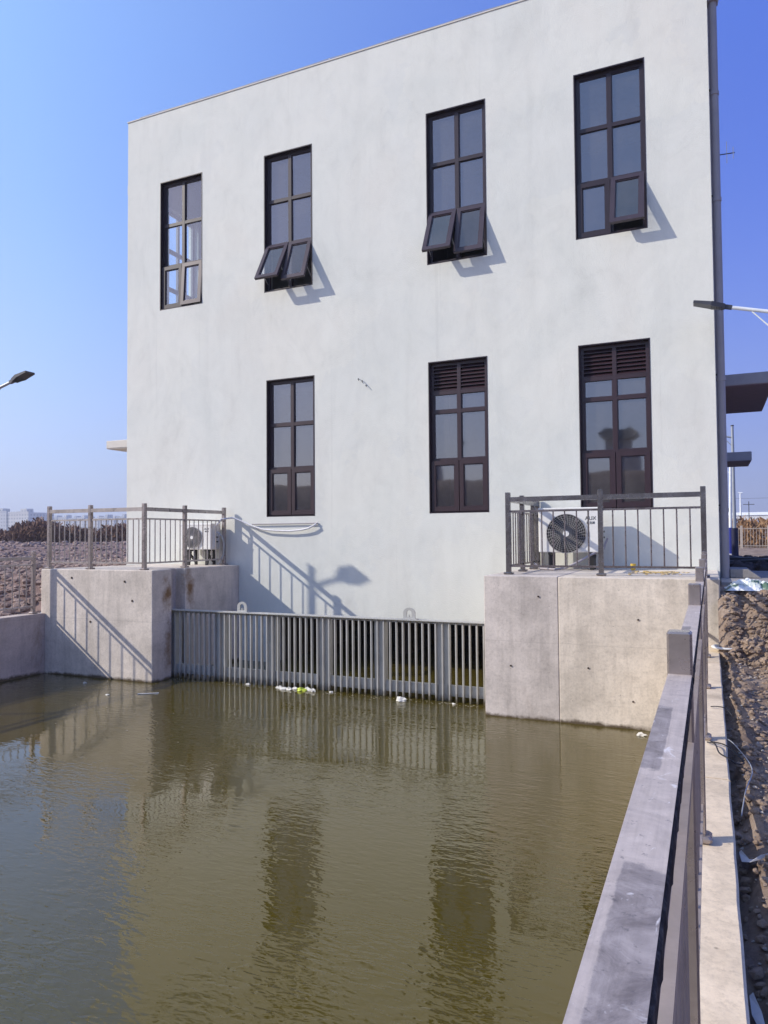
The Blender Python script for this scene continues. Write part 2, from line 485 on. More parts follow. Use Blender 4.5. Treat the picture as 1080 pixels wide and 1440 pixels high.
SASHM = m_plain('sash_frame', (.050,.034,.045), .38, .1, .15, 5, .02)
GLASS = m_glass('window_glass', (.46,.46,.52), 2.75)
FRAMEL = m_plain('reddish_window_frame', (.034,.016,.021), .42, 0, .15, 5, .02)
GLASSL = m_glass('clear_window_glass', (.78,.97,1.0), 2.6)
GLASSS = m_glass('sash_glass', (.84,.85,.86), 2.3)
def m_galv():
    m, nt, b = new_mat('grimy_galvanised_steel')
    v = coords(nt)
    f = noise(nt, v, 2.2, 6, .7, .5)
    c = ramp(nt, f, [(.3, (.36,.36,.345)), (.55, (.46,.455,.43)), (.75, (.52,.51,.48))])
    st = noise(nt, coords(nt, (9,9,.7)), 1.0, 6, .7, .4)
    c = mix(nt, ramp(nt, st, [(.56, 0.0), (.72, .55)]), c, (.22,.16,.11))
    sx = nt.nodes.new('ShaderNodeSeparateXYZ'); nt.links.new(v, sx.inputs[0])
    a = nt.nodes.new('ShaderNodeMath'); a.operation = 'MULTIPLY_ADD'; a.inputs[1].default_value = .28
    nt.links.new(noise(nt, v, 7, 6, .75), a.inputs[0]); nt.links.new(sx.outputs['Z'], a.inputs[2])
    c = mix(nt, ramp2(nt, a.outputs[0], -1.92, -2.03), c, (.11,.09,.055))
    nt.links.new(c, b.inputs['Base Color'])
    b.inputs['Roughness'].default_value = .55; b.inputs['Metallic'].default_value = .12
    bump(nt, b, noise(nt, v, 45, 5, .7), .15, .004)
    return m
GALVP = m_galv()
GALV = m_plain('galvanised_steel', (.45,.445,.425), .5, .15, .15, 6, .05)
WHITEP = m_plain('white_enamel', (.74,.73,.70), .45, 0, .05, 9, .02)
BLACKP = m_plain('black_plastic', (.015,.014,.015), .5)
GRILL = m_plain('grey_fan_guard', (.07,.068,.07), .5)
PIPEM = m_plain('grey_pvc', (.34,.31,.32), .55, 0, .08, 4, .02)
WRAP = m_plain('white_insulation', (.72,.70,.70), .8, 0, .1, 20, .3)
LAMPG = m_plain('grey_lamp_metal', (.36,.38,.41), .4, .3, .08)
LAMPD = m_plain('dark_lamp_metal', (.06,.06,.07), .45, .3)
LENS = m_plain('lamp_lens', (.42,.42,.42), .25)
LAMPW = m_plain('white_painted_pole', (.75,.78,.80), .45)
NAVY = m_plain('navy_wrap', (.012,.012,.045), .6)
BLUE = m_plain('blue_wrap', (.015,.025,.22), .6)
INTW = m_plain('interior_wall', (.34,.34,.35), .9)
INTF = m_plain('interior_floor', (.20,.19,.19), .8)
ROOFM = m_plain('roof_membrane', (.30,.30,.30), .9)
CANOPY = m_plain('canopy_render', (.36,.345,.36), .85, 0, .06)
SOFFIT = m_plain('canopy_soffit', (.20,.135,.145), .9, 0, .08)
CREAM = m_plain('cream_render', (.62,.58,.52), .85, 0, .06)
WATER = m_water()
DIRT = m_dirt('dry_clay', (.12,.085,.066), (.29,.215,.165), (.46,.36,.28))
GRAVELG = m_dirt('stony_ground', (.13,.085,.074), (.25,.17,.148), (.37,.27,.235))
ROCKM = m_dirt('pale_stone', (.17,.12,.105), (.32,.235,.205), (.52,.41,.35), 2)
CLODM = m_dirt('clay_clod', (.20,.14,.10), (.38,.28,.21), (.52,.41,.32), 2)
FARG = m_dirt('dusty_ground', (.17,.135,.12), (.25,.205,.18), (.32,.27,.235), .05)

# ------------------------------------------------------------------ SETTING
WZ = -2.165; CZ = -1.20; PZ = -.485; AZ = -.60; D = 10.8
BX0, BX1, BY1, TOP = -10.27, .112, 15.6, 8.15

# water
mb = MB(); mb.add([(-9.9,-14,WZ),(-.12,-14,WZ),(-.12,16,WZ),(-9.9,16,WZ)], [(0,1,2,3)])
tag(obj('water', mb, WATER), kind='structure')

# far ground ring around the basin and building
mb = MB()
Fz = -1.32; R = 4000
xs = [-R, -60, 30, R]; ys = [-R, -15, 62, R]
for i in range(3):
    for j in range(3):
        if i == 1 and j == 1: continue
        mb.add([(xs[i],ys[j],Fz),(xs[i+1],ys[j],Fz),(xs[i+1],ys[j+1],Fz),(xs[i],ys[j+1],Fz)], [(0,1,2,3)])
tag(obj('far_ground', mb, FARG, org=(0,0,Fz)), kind='structure')

def grid(xs, ys, hf):
    vs = [(x, y, hf(x, y)) for y in ys for x in xs]
    nx = len(xs); fs = []
    for j in range(len(ys)-1):
        for i in range(nx-1):
            fs.append((j*nx+i, j*nx+i+1, (j+1)*nx+i+1, (j+1)*nx+i))
    mb = MB(); mb.add(vs, fs, True); return mb
def steps(a, b, d0, g):
    out = [a]; d = d0; sgn = 1 if b > a else -1
    while (out[-1]-b)*sgn < 0:
        out.append(out[-1]+sgn*d); d *= g
    out[-1] = b
    return out

def h_left(x, y):
    d = -10.1 - x
    near = -1.27 + .10*smooth(0, 1.2, d) + 0.85*smooth(1.5, 24, d + .25*max(0, y-6))
    bl = smooth(8.3, 10.2, y) * (1 - smooth(-14, -24, -(-x) if False else x) if False else 1) 
    apr = AZ - .03
    b = smooth(8.4, 9.9, y) * (1 - smooth(3.5, 12, d))
    h = near*(1-b) + apr*b
    pile = .12*math.exp(-((x+30)**2/120 + (y-19)**2/160))
    rough = smooth(.05, .8, d)
    h += pile + rough*(.16*fnoise(x*.55, y*.55, 3) + .09*fnoise(x*2.1, y*2.1, 9)) + .035*fnoise(x*7, y*7, 5)
    edge = smooth(-59.9, -50, x) * smooth(61.9, 50, y) if False else (smooth(-60, -50, x) * (1 - smooth(50, 62, y)))
    return Fz*(1-edge) + h*edge
xs_l = sorted(steps(-10.1, -60, .10, 1.022)); ys_l = steps(7.0, 62, .11, 1.016)
mb = grid(xs_l, ys_l, h_left)
# cut away cells below the building and platform
def keep(mb, fn):
    keepf = [];
    for f in mb.f:
        c = sum((Vector(mb.v[i]) for i in f), Vector())/len(f)
        if fn(c): keepf.append(f)
    mb.f = keepf; mb.sm = [True]*len(keepf); return mb
tag(obj('stony_field', mb, GRAVELG, org=(-30,20,-1.2)), kind='structure')
mb = grid(sorted(steps(-10.1,-60,.5,1.08)), list(np.arange(-15, 7.01, .5)), lambda x, y: h_left(x, y) if y > 6.9 else h_left(x, y))
tag(obj('side_field', mb, GRAVELG, org=(-30,0,-1.2)), kind='structure')

def h_right(x, y):
    lowz = -1.33 + .08*smooth(.08, .17+.05*fnoise(y*1.9,2.2), x) - .05*smooth(.22,.36,x+.1*fnoise(y*1.4,7.7)) + .05*fnoise(x*2, y*1.3, 11)
    if y < 8.0:
        lowz += .02*math.sin(y*2.3)
    n = .05*fnoise(x*3.5, y*3.5, 1) + .05*fnoise(x*9, y*9, 4, 3) + .035*abs(fnoise(x*24, y*24, 8, 3))
    k = smooth(7.95 + .25*fnoise(x*2, 3.3), 8.75 + .2*fnoise(x*2.5, 8.1), y)
    h = lowz*(1-k) + (AZ-.05)*k
    n *= 1 - .75*smooth(8.6, 9.4, y)
    if y > 16: h += .06*fnoise(x*.6, y*.6, 2)
    edge = (1 - smooth(22, 30, x)) * (1 - smooth(50, 62, y)) * smooth(-15, -10, y)
    h = h + n*1.2 + .28*math.exp(-((x-1.3)**2/.5 + (y-7.4)**2/1.2))*1.0
    return Fz*(1-edge) + h*edge
xs_r = steps(.06, 30, .022, 1.045); ys_r = sorted(steps(6.0, -15, .05, 1.03))[:-1] + steps(6.0, 62, .035, 1.014)
mb = grid(xs_r, ys_r, h_right)
tag(obj('dirt_ground', mb, DIRT, org=(5,5,-1.2)), kind='structure')

# strip of ground beyond the building
mb = grid(list(np.linspace(-10.1,.06,60)), list(np.linspace(BY1-.1,62,110)), lambda x,y: (AZ-.05+.05*fnoise(x*.5,y*.5,6))*(1-smooth(50,62,y)) + Fz*smooth(50,62,y))
tag(obj('back_field', mb, FARG, org=(-5,40,-.7)), kind='structure')

# apron slab on the right of the building
mb = MB(); mb.chbox(.115, 5.0, 10.1, 13.2, -.95, AZ, .01)
tag(obj('apron', mb, APRON), kind='structure')

# ------------------------------------------------------------------ basin walls
mb = MB(); mb.box(-10.12, -9.88, -14, 8.585, -3.2, CZ)
tag(obj('basin_wall', mb, CONC2, bevel=.008), 'low shaded concrete basin wall under the left bank fence', 'wall')
mb = MB()
# right wall with its coping in cast lengths
mb.box(-.12, .045, -14, 8.585, -3.2, CZ-.05)
w = obj('basin_wall', mb, CURB)
tag(w, 'pale concrete basin wall carrying the steel fence beside the dirt strip', 'wall')
yy = -3.0; cuts = [-.9, 1.35, 2.55, 3.97, 4.85, 6.4, 7.5, 8.584]
for i, y1 in enumerate(cuts):
    mb = MB()
    n = max(2, int((y1-yy)/.12))
    ysn = [yy+.003+(y1-yy-.006)*k/n for k in range(n+1)]
    e = [.064 + .006*fnoise(y*3.1, 2.0) + .004*fnoise(y*13, 7.0) for y in ysn]
    vs = []; fs = []
    zt = CZ + random.uniform(-.003, .003)
    for y, ex in zip(ysn, e):
        vs += [(-.125,y,CZ-.048),(-.125,y,zt),(ex-.008,y,zt),(ex,y,zt-.008),(ex+.002,y,CZ-.2),]
    m5 = 5
    for k in range(n):
        for q in range(4):
            fs.append((k*m5+q, (k+1)*m5+q, (k+1)*m5+q+1, k*m5+q+1))
    fs.append((0,1,2,3,4)); fs.append(tuple(n*m5+q for q in (4,3,2,1,0)))
    mb.add(vs, fs)
    obj('coping', mb, CURB, w)
    yy = y1

# platforms (the two concrete piers)
mb = MB()
mb.prism([(-9.98,8.59),(-7.66,8.59),(-7.66,9.02),(-7.86,9.02),(-7.86,9.34),(-7.66,9.34),(-7.66,10.795),(-9.7,10.795),(-9.66,10.1)], -3.2, PZ)
lp = tag(obj('concrete_pier', mb, CONCL, bevel=.012), 'left concrete pier with the diagonal fence shadow across its face', 'pier')
for (x, z) in ((-9.3,-.62),(-8.2,-.66),(-8.9,-1.3),(-8.05,-.95)):
    m2 = MB(); m2.tube([(x,8.583,z),(x,8.60,z)], .018, 10); obj('tie_hole', m2, DARKC, lp)
mb = MB(); mb.prism([(-1.627,8.587),(.085,8.587),(.085,10.795),(-1.627,10.795)], -3.2, PZ-.003)
rp = tag(obj('concrete_pier', mb, CONC, bevel=.008), 'right concrete pier with a vertical joint, under the larger air conditioner', 'pier')
m2 = MB(); m2.prism([(-2.52,8.59),(-1.633,8.59),(-1.633,10.795),(-2.52,10.795)], -3.2, PZ); obj('cast_section', m2, CONCG, rp, bevel=.008)
m2 = MB(); m2.box(-1.634,-1.626,8.594,10.79,-3.2,PZ-.008); obj('joint_filler', m2, JOINTM, rp)
for (x, z) in ((-1.86,-.72),(-1.30,-1.52),(-.75,-.95),(-.82,-1.86),(-2.2,-1.55)):
    m2 = MB(); m2.tube([(x,8.579,z),(x,8.60,z)], .011, 10); obj('tie_hole', m2, DARKC, rp)

# ------------------------------------------------------------------ building
bld = empty('pump_house', (BX0, D, AZ))
tag(bld, 'pale grey rendered two storey building with dark framed windows over the water', 'building')

wins = [  # x0, x1, top, t1, t2, bottom, kind
    (-9.467,-8.475,6.795,5.964,5.164,4.328,'upper'), (-7.120,-6.140,6.795,5.964,5.164,4.328,'upper'),
    (-4.040,-3.053,6.795,5.964,5.164,4.328,'upper'), (-1.709,-.717,6.795,5.964,5.164,4.328,'upper'),
    (-7.080,-6.112,2.763,1.967,1.190,.357,'plain'), (-4.040,-3.070,2.763,2.266,1.190,.357,'louver'), (-1.703,-.715,2.763,2.266,1.190,.357,'louver')]
holes = [(w_[0], w_[1], w_[5], w_[2]) for w_ in wins] + [(-6.95,-2.50,-3.3,-1.325)]
T = .26
def wall_holes(a0, a1, z0, z1, holes, to3, inner):
    """a = coordinate along the wall; to3(a, depth, z); depth 0 outside, T inside"""
    mb = MB()
    aa = sorted({a0, a1} | {h[0] for h in holes} | {h[1] for h in holes})
    zz = sorted({z0, z1} | {max(z0,h[2]) for h in holes} | {h[3] for h in holes})
    def hole(ac, zc): return any(h[0] < ac < h[1] and h[2] < zc < h[3] for h in holes)
    for i in range(len(aa)-1):
        for j in range(len(zz)-1):
            if hole((aa[i]+aa[i+1])/2, (zz[j]+zz[j+1])/2): continue
            for dep in (0, T):
                q = [to3(aa[i],dep,zz[j]), to3(aa[i+1],dep,zz[j]), to3(aa[i+1],dep,zz[j+1]), to3(aa[i],dep,zz[j+1])]
                mb.add(q if dep == 0 else q[::-1], [(0,1,2,3)])
    for (h0,h1,b,t) in holes:
        b = max(b, z0)
        c = [(h0,b),(h1,b),(h1,t),(h0,t)]
        for k in range(4):
            (p,q),(r_,s_) = c[k], c[(k+1)%4]
            mb.add([to3(p,0,q),to3(p,T,q),to3(r_,T,s_),to3(r_,0,s_)], [(0,1,2,3)])
    return mb
mb = wall_holes(BX0, BX1, -3.3, TOP, holes, lambda a,d,z: (a, D+d, z), None)
# close outer edges of the shell
mb.add([(BX0,D,-3.3),(BX0,D+T,-3.3),(BX0,D+T,TOP),(BX0,D,TOP)], [(0,1,2,3)])
mb.add([(BX1,D,-3.3),(BX1,D,TOP),(BX1,D+T,TOP),(BX1,D+T,-3.3)], [(0,1,2,3)])
mb.add([(BX0,D,TOP),(BX1,D,TOP),(BX1,D+T,TOP),(BX0,D+T,TOP)], [(0,1,2,3)])
obj('front_wall', mb, PLASTER, bld)
sw = (11.62, 12.62, 4.328, 6.795)
mb = wall_holes(D+T, BY1, -3.3, TOP, [sw], lambda a,d,z: (BX0+d, a, z), None)
mb.add([(BX0,D+T,TOP),(BX0+T,D+T,TOP),(BX0+T,BY1,TOP),(BX0,BY1,TOP)], [(0,1,2,3)])
obj('side_wall', mb, PLASTER, bld)
mb = MB(); mb.box(BX1-T, BX1, D+T, BY1, -3.3, TOP); obj('side_wall', mb, PLASTER, bld)
mb = MB(); mb.box(BX0+T, BX1-T, BY1-T, BY1, -3.3, TOP); obj('back_wall', mb, PLASTER, bld)
mb = MB(); mb.box(BX0+T, BX1-T, D+T, BY1-T, 7.55, 7.75); obj('roof', mb, ROOFM, bld)
mb = MB(); mb.box(BX0+T, BX1-T, D+T, BY1-T, 3.35, 3.6); mb.box(BX0+T, BX1-T, D+T, BY1-T, -1.32, -.5)
mb.box(-5.2,-5.0,D+T,BY1-T,3.6,7.55); mb.box(-5.2,-5.0,D+T,BY1-T,-.5,3.35); mb.box(BX0+T,BX1-T,14.6,14.75,-.5,7.55)
obj('floor_slab', mb, INTF, bld)
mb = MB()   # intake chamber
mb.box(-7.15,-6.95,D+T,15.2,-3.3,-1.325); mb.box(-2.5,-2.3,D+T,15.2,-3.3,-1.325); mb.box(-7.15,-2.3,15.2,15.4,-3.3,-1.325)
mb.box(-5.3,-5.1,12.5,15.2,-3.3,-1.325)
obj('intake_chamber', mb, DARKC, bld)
# pilaster strip on the right flank
mb = MB(); mb.box(BX1,BX1+.035,11.3,15.5,-1.0,TOP-.02); obj('flank_cladding', mb, CANOPY, bld)
# parapet cap and lightning strip
mb = MB(); mb.box(BX0-.012, BX1+.012, D-.012, D+T+.01, TOP+.001, TOP+.022)
obj('parapet_cap', mb, CREAM, bld)
mb = MB(); pts = [(BX0+.25+i*.35, D+.06, TOP+.085+.008*math.sin(i*1.7)) for i in range(29)]
mb.tube(pts, .006, 6)
for i in range(0, 29, 3): mb.tube([(pts[i][0],D+.06,TOP+.02), pts[i]], .006, 6)
obj('lightning_strip', mb, LAMPG, bld)

def build_window(x0, x1, top, t1, t2, bot, kind, openings, glass):
    """openings: angle in degrees for left and right bottom sash"""
    w = obj('window', MB().box(x0+.001,x0+.016,D-.004,D+.16,bot+.001,top-.001).box(x1-.016,x1-.001,D-.004,D+.16,bot+.001,top-.001)
            .box(x0+.016,x1-.016,D-.004,D+.16,top-.017,top-.001).box(x0+.016,x1-.016,D-.002,D+.16,bot+.001,bot+.014), FRAME, bld)
    FR = FRAME if kind == 'upper' else FRAMEL
    w['label'] = 'dark window with louvres over fixed panes' if kind == 'louver' else 'dark six pane window'
    ya, yb = D+.075, D+.135
    fr = MB(); g = .05
    X0, X1, Z0, Z1 = x0+.016, x1-.016, bot+.014, top-.017
    fr.box(X0,X0+g,ya,yb,Z0,Z1); fr.box(X1-g,X1,ya,yb,Z0,Z1)
    fr.box(X0+g,X1-g,ya,yb,Z1-g,Z1); fr.box(X0+g,X1-g,ya,yb,Z0,Z0+g)
    xm = (x0+x1)/2
    fr.box(xm-.03,xm+.03,ya-.004,yb,Z0+g,Z1-g)
    tr = [t1,t2] if kind != 'louver' else [t1,1.966,t2]
    for t in tr:
        fr.box(X0+g,xm-.03,ya-.002,yb,t-.028,t+.028); fr.box(xm+.03,X1-g,ya-.002,yb,t-.028,t+.028)
    obj('window_frame', fr, FR, w)
    rows = [(top-.05,tr[0])]+[(tr[i],tr[i+1]) for i in range(len(tr)-1)]
    for s, (a, b_) in enumerate(((X0+g, xm-.03), (xm+.03, X1-g))):
        for i, (zt, zb) in enumerate(rows):
            zt2 = zt-.02 if i else zt-.015; zb2 = zb+.028
            if kind == 'louver' and i == 0:
                lo = MB(); n = 7; hh = (zt2-zb2)/n
                for k in range(n):
                    zc = zb2+hh*(k+.5)
                    lo.add([(a,ya+.0,zc-hh*.45),(b_,ya+.0,zc-hh*.45),(b_,yb-.01,zc+hh*.45),(a,yb-.01,zc+hh*.45),
                            (a,ya+.0,zc-hh*.25),(b_,ya+.0,zc-hh*.25),(b_,yb-.01,zc+hh*.65),(a,yb-.01,zc+hh*.65)],
                           [(0,1,2,3),(7,6,5,4),(0,4,5,1),(3,2,6,7)])
                lo.box(a,b_,yb+.02,yb+.03,zb2,zt2)
                obj('louver', lo, FR, w)
                continue
            # small bevelled bead round each pane
            bd = MB(); q = .012
            bd.box(a,a+q,ya+.012,yb-.012,zb2,zt2); bd.box(b_-q,b_,ya+.012,yb-.012,zb2,zt2)
            bd.box(a+q,b_-q,ya+.012,yb-.012,zb2,zb2+q); bd.box(a+q,b_-q,ya+.012,yb-.012,zt2-q,zt2)
            obj('glazing_bead', bd, SASHM, w)
            p = MB(); yg = ya+.03; t1_, t2_ = random.uniform(-.006,.006), random.uniform(-.006,.006)
            p.add([(a+q,yg,zb2+q),(b_-q,yg+t1_,zb2+q),(b_-q,yg+t1_+t2_,zt2-q),(a+q,yg+t2_,zt2-q)], [(0,1,2,3)])
            obj('pane', p, glass, w)
        # bottom sash, hinged at its top edge
        zt = t2-.005 ; zb = bot+.03; ang = math.radians(openings[s])
        sa, sb = (X0+.012, xm-.006) if s == 0 else (xm+.006, X1-.012)
        hinge = Vector((0, D+.055, zt))
        def rot(p):
            y = p[1]-hinge.y; z = p[2]-hinge.z
            ca, sn = math.cos(ang), math.sin(ang)
            return (p[0], hinge.y + y*ca + z*sn, hinge.z - y*sn + z*ca)
        sm = MB(); k = .066
        y0, y1 = D+.03, D+.075
        sm.box(sa,sa+k,y0,y1,zb,zt); sm.box(sb-k,sb,y0,y1,zb,zt); sm.box(sa+k,sb-k,y0,y1,zt-k,zt); sm.box(sa+k,sb-k,y0,y1,zb,zb+k)
        # inner step
        e = .015
        sm.box(sa+k,sa+k+e,y0+.012,y1,zb+k,zt-k); sm.box(sb-k-e,sb-k,y0+.012,y1,zb+k,zt-k)
        sm.box(sa+k+e,sb-k-e,y0+.012,y1,zt-k-e,zt-k); sm.box(sa+k+e,sb-k-e,y0+.012,y1,zb+k,zb+k+e)
        sm.v = [rot(p) for p in sm.v]
        obj('sash', sm, SASHM if kind == 'upper' and openings[s] else FR, w)
        p = MB(); yg = y0+.025
        p.add([(sa+k+e,yg,zb+k+e),(sb-k-e,yg,zb+k+e),(sb-k-e,yg,zt-k-e),(sa+k+e,yg,zt-k-e)], [(0,1,2,3)])
        p.v = [rot(q_) for q_ in p.v]
        obj('sash_pane', p, GLASSS if openings[s] > 10 else glass, w)
        if openings[s] > 10:
            for xx in (sa+.02, sb-.02):
                st = MB(); e0 = Vector((xx, D+.06, zb+.12)); e1 = Vector(rot((xx, y1, zb+.25)))
                st.obox(e0, e1, .012, .004); obj('stay_arm', st, LAMPG, w)
            hd = MB(); hx = (sa+sb)/2; hd.box(hx-.05,hx+.05,y1,y1+.02,zb+.02,zb+.05); hd.v = [rot(q_) for q_ in hd.v]
            obj('sash_handle', hd, BLACKP, w)
    return w
opens = [(0,4),(29,21),(26,15),(0,18.5),(0,0),(0,0),(0,0)]
wl = ['dark six pane window with the lower right sash just ajar', 'dark six pane window with both lower sashes pushed out, left one wider',
      'dark six pane window with both lower sashes open, near mid wall', 'dark six pane window with only its lower right sash open',
      'closed dark window without louvres', 'closed dark window with louvres, mid wall', 'closed dark window with louvres behind the railing']
for w_, op, l in zip(wins, opens, wl):
    o = build_window(*w_[:6], w_[6], op, GLASSL if w_[0] < -9 else GLASS)
    o['label'] = l
# the flank window seen through the corner room
fl = MB(); a, b_, zb, zt = sw
fx0, fx1 = BX0+.10, BX0+.15
fl.box(fx0,fx1,a,a+.05,zb,zt).box(fx0,fx1,b_-.05,b_,zb,zt).box(fx0,fx1,a+.05,b_-.05,zt-.05,zt).box(fx0,fx1,a+.05,b_-.05,zb,zb+.05)
fl.box(fx0,fx1,(a+b_)/2-.03,(a+b_)/2+.03,zb+.05,zt-.05)
for t in (5.164,5.964): fl.box(fx0,fx1-.003,a+.05,(a+b_)/2-.03,t-.04,t+.04); fl.box(fx0,fx1-.003,(a+b_)/2+.03,b_-.05,t-.04,t+.04)
fwn = obj('window', fl, SASHM, bld)
p = MB(); p.add([(fx0+.025,a+.05,zb+.05),(fx0+.025,b_-.05,zb+.05),(fx0+.025,b_-.05,zt-.05),(fx0+.025,a+.05,zt-.05)], [(0,1,2,3)])
obj('pane', p, m_glass('flank_glass', (.93,.96,.97), 1.3), fwn)

mb = MB(); mb.box(BX0+.4,BX1-.004,BY1+.001,18.7,-1.0,3.1); mb.box(BX0+.35,BX1+.04,BY1+.001,18.75,3.1,3.22)
obj('rear_annex', mb, PLASTER, bld)
# canopies on the flanks
def canopy(x0, x1, y0, y1, z0, z1, m):
    mb = MB(); mb.chbox(x0, x1, y0, y1, z0+.012, z1, .008)
    c = obj('canopy', mb, m, bld)
    s_ = MB(); s_.box(x0+.01, x1-.012, y0+.012, y1-.012, z0, z0+.012); obj('soffit', s_, SOFFIT if x0 > 0 else CREAM, c)
    return c
canopy(.15, .93, 12.3, 15.1, 2.255, 2.44, CANOPY)
canopy(BX1, .83, 17.0, 18.4, 1.52, 1.72, CANOPY)
canopy(-11.5, BX0, 11.5, 12.05, 1.87, 2.04, CREAM)
mb = MB(); mb.box(-10.42,-10.275,10.95,11.2,6.82,7.0); obj('scupper', mb, CREAM, bld)

# wall stubs and drip of the conduit hole
mb = MB()
for (x, z) in ((-5.27,2.62),(-5.20,2.58),(-5.13,2.50)):
    mb.tube([(x,D+.02,z),(x,D-.03,z-.005),(x+.02,D-.04,z-.04)], .006, 6)
obj('wire_stub', mb, BLACKP, bld)

# downpipes
def pipe(x, y, z0, z1, r, m, label, rings):
    t = obj('downpipe', MB().tube([(x,y,z0),(x,y,z1)], r, 20), m)
    tag(t, label, 'pipe')
    for z in rings:
        obj('pipe_collar', MB().tube([(x,y,z),(x,y,z+.05)], r+.008, 20), m, t)
        obj('pipe_clip', MB().box(x-r-.03,x-r+.01,y-.015,y+.015,z+.08,z+.10), BLACKP, t)
    return t
dp = pipe(.182, 10.98, AZ+.002, 7.42, .052, PIPEM, 'tall grey drainpipe running up the right building corner', [.3,2.1,4.6,6.1])
obj('rain_hopper', MB().prism_y([(.12,7.42),(.25,7.42),(.31,7.72),(.06,7.72)], 10.9, 11.07), PIPEM, dp)
pipe(-10.35, 10.98, AZ, 6.9, .035, WHITEP, 'thin sunlit white pipe down the far left edge of the building', [1.2,3.4,5.2])
an = obj('antenna', MB().tube([(.235,10.98,5.25),(.42,11.0,5.25)], .007, 6), LAMPD)
tag(an, 'tiny twig-like antenna sticking out from the drainpipe', 'antenna')
obj('antenna_rod', MB().tube([(.32,10.99,5.12),(.32,10.99,5.42)], .005, 6).tube([(.40,10.99,5.17),(.40,10.99,5.33)], .005, 6), WHITEP, an)

# ------------------------------------------------------------------ trash rack (grate)
gr = empty('trash_rack', (-5.1, 9.12, WZ))
tag(gr, 'long grey steel bar screen standing in the water across the intake', 'grate')
GX0, GX1, GZ0, GZ1 = -7.80, -2.45, -2.15, -1.115
bar = None; nb = 57
for i in range(nb):
    x = GX0+.06+(GX1-GX0-.1)*i/(nb-1)
    if bar is None:
        m2 = MB(); zr = GZ1-.02
        m2.prism([(x-.008,9.076),(x+.008,9.076),(x+.008,9.125),(x-.008,9.125)], GZ0-.06, zr-.02)
        m2.add([(x-.008,9.076,zr-.02),(x+.008,9.076,zr-.02),(x+.008,9.125,zr-.02),(x-.008,9.125,zr-.02),(x-.008,9.10,zr),(x+.008,9.10,zr),(x+.008,9.125,zr),(x-.008,9.125,zr)],
               [(4,5,6,7),(0,1,5,4),(1,2,6,5),(2,3,7,6),(3,0,4,7)])
        bar = obj('bar', m2, GALVP, gr, org=(x, 9.1, GZ0)); bx = x
    else:
        c = bar.copy(); C.objects.link(c); c.location = bar.location + Vector((x-bx, 0, 0))
obj('top_beam', MB().box(GX0,GX1,9.128,9.20,GZ1-.05,GZ1-.012).box(GX0,GX1,9.05,9.20,GZ1-.012,GZ1), GALVP, gr)
obj('bottom_beam', MB().box(GX0,GX1,9.128,9.19,-2.10,-1.96), GALVP, gr)
for x in (-7.72,-6.83,-5.91,-5.03,-4.165,-3.25):
    obj('upright', MB().box(x-.075,x-.065,9.128,9.25,-2.3,GZ1-.052).box(x+.065,x+.075,9.128,9.25,-2.3,GZ1-.052).box(x-.065,x+.065,9.13,9.14,-2.3,GZ1-.052), GALVP, gr)
for x in (-6.41,-3.714):
    lug = MB(); n = 14; outer = []; inner = []
    for k in range(n+1):
        a = math.pi*k/n
        outer.append((x+.085*math.cos(a), GZ1+.085+.07*math.sin(a)))
        inner.append((x+.036*math.cos(a), GZ1+.085+.036*math.sin(a)))
    vs = []; fs = []
    for y in (9.105, 9.125):
        for (p_, q_) in zip(outer, inner): vs += [(p_[0],y,p_[1]),(q_[0],y,q_[1])]
    m_ = 2*(n+1)
    for k in range(n):
        fs += [(2*k,2*k+2,2*k+3,2*k+1),(m_+2*k+1,m_+2*k+3,m_+2*k+2,m_+2*k),(2*k+2,2*k,m_+2*k,m_+2*k+2),(2*k+1,2*k+3,m_+2*k+3,m_+2*k+1)]
    lug.add(vs, fs)
    for sx in (-1, 1):
        xa, xb = sorted((x+sx*.036, x+sx*.085))
        lug.box(xa, xb, 9.105, 9.125, GZ1, GZ1+.085)
    lug.box(x-.036,x+.036,9.105,9.125,GZ1,GZ1+.03)
    lug.box(x-.008,x+.008,9.105,9.125,GZ1+.03,GZ1+.06)
    obj('lifting_lug', lug, GALVP, gr)
    obj('lug_plate', MB().box(x-.12,x+.12,9.07,9.16,GZ1+.0005,GZ1+.008), GALVP, gr)

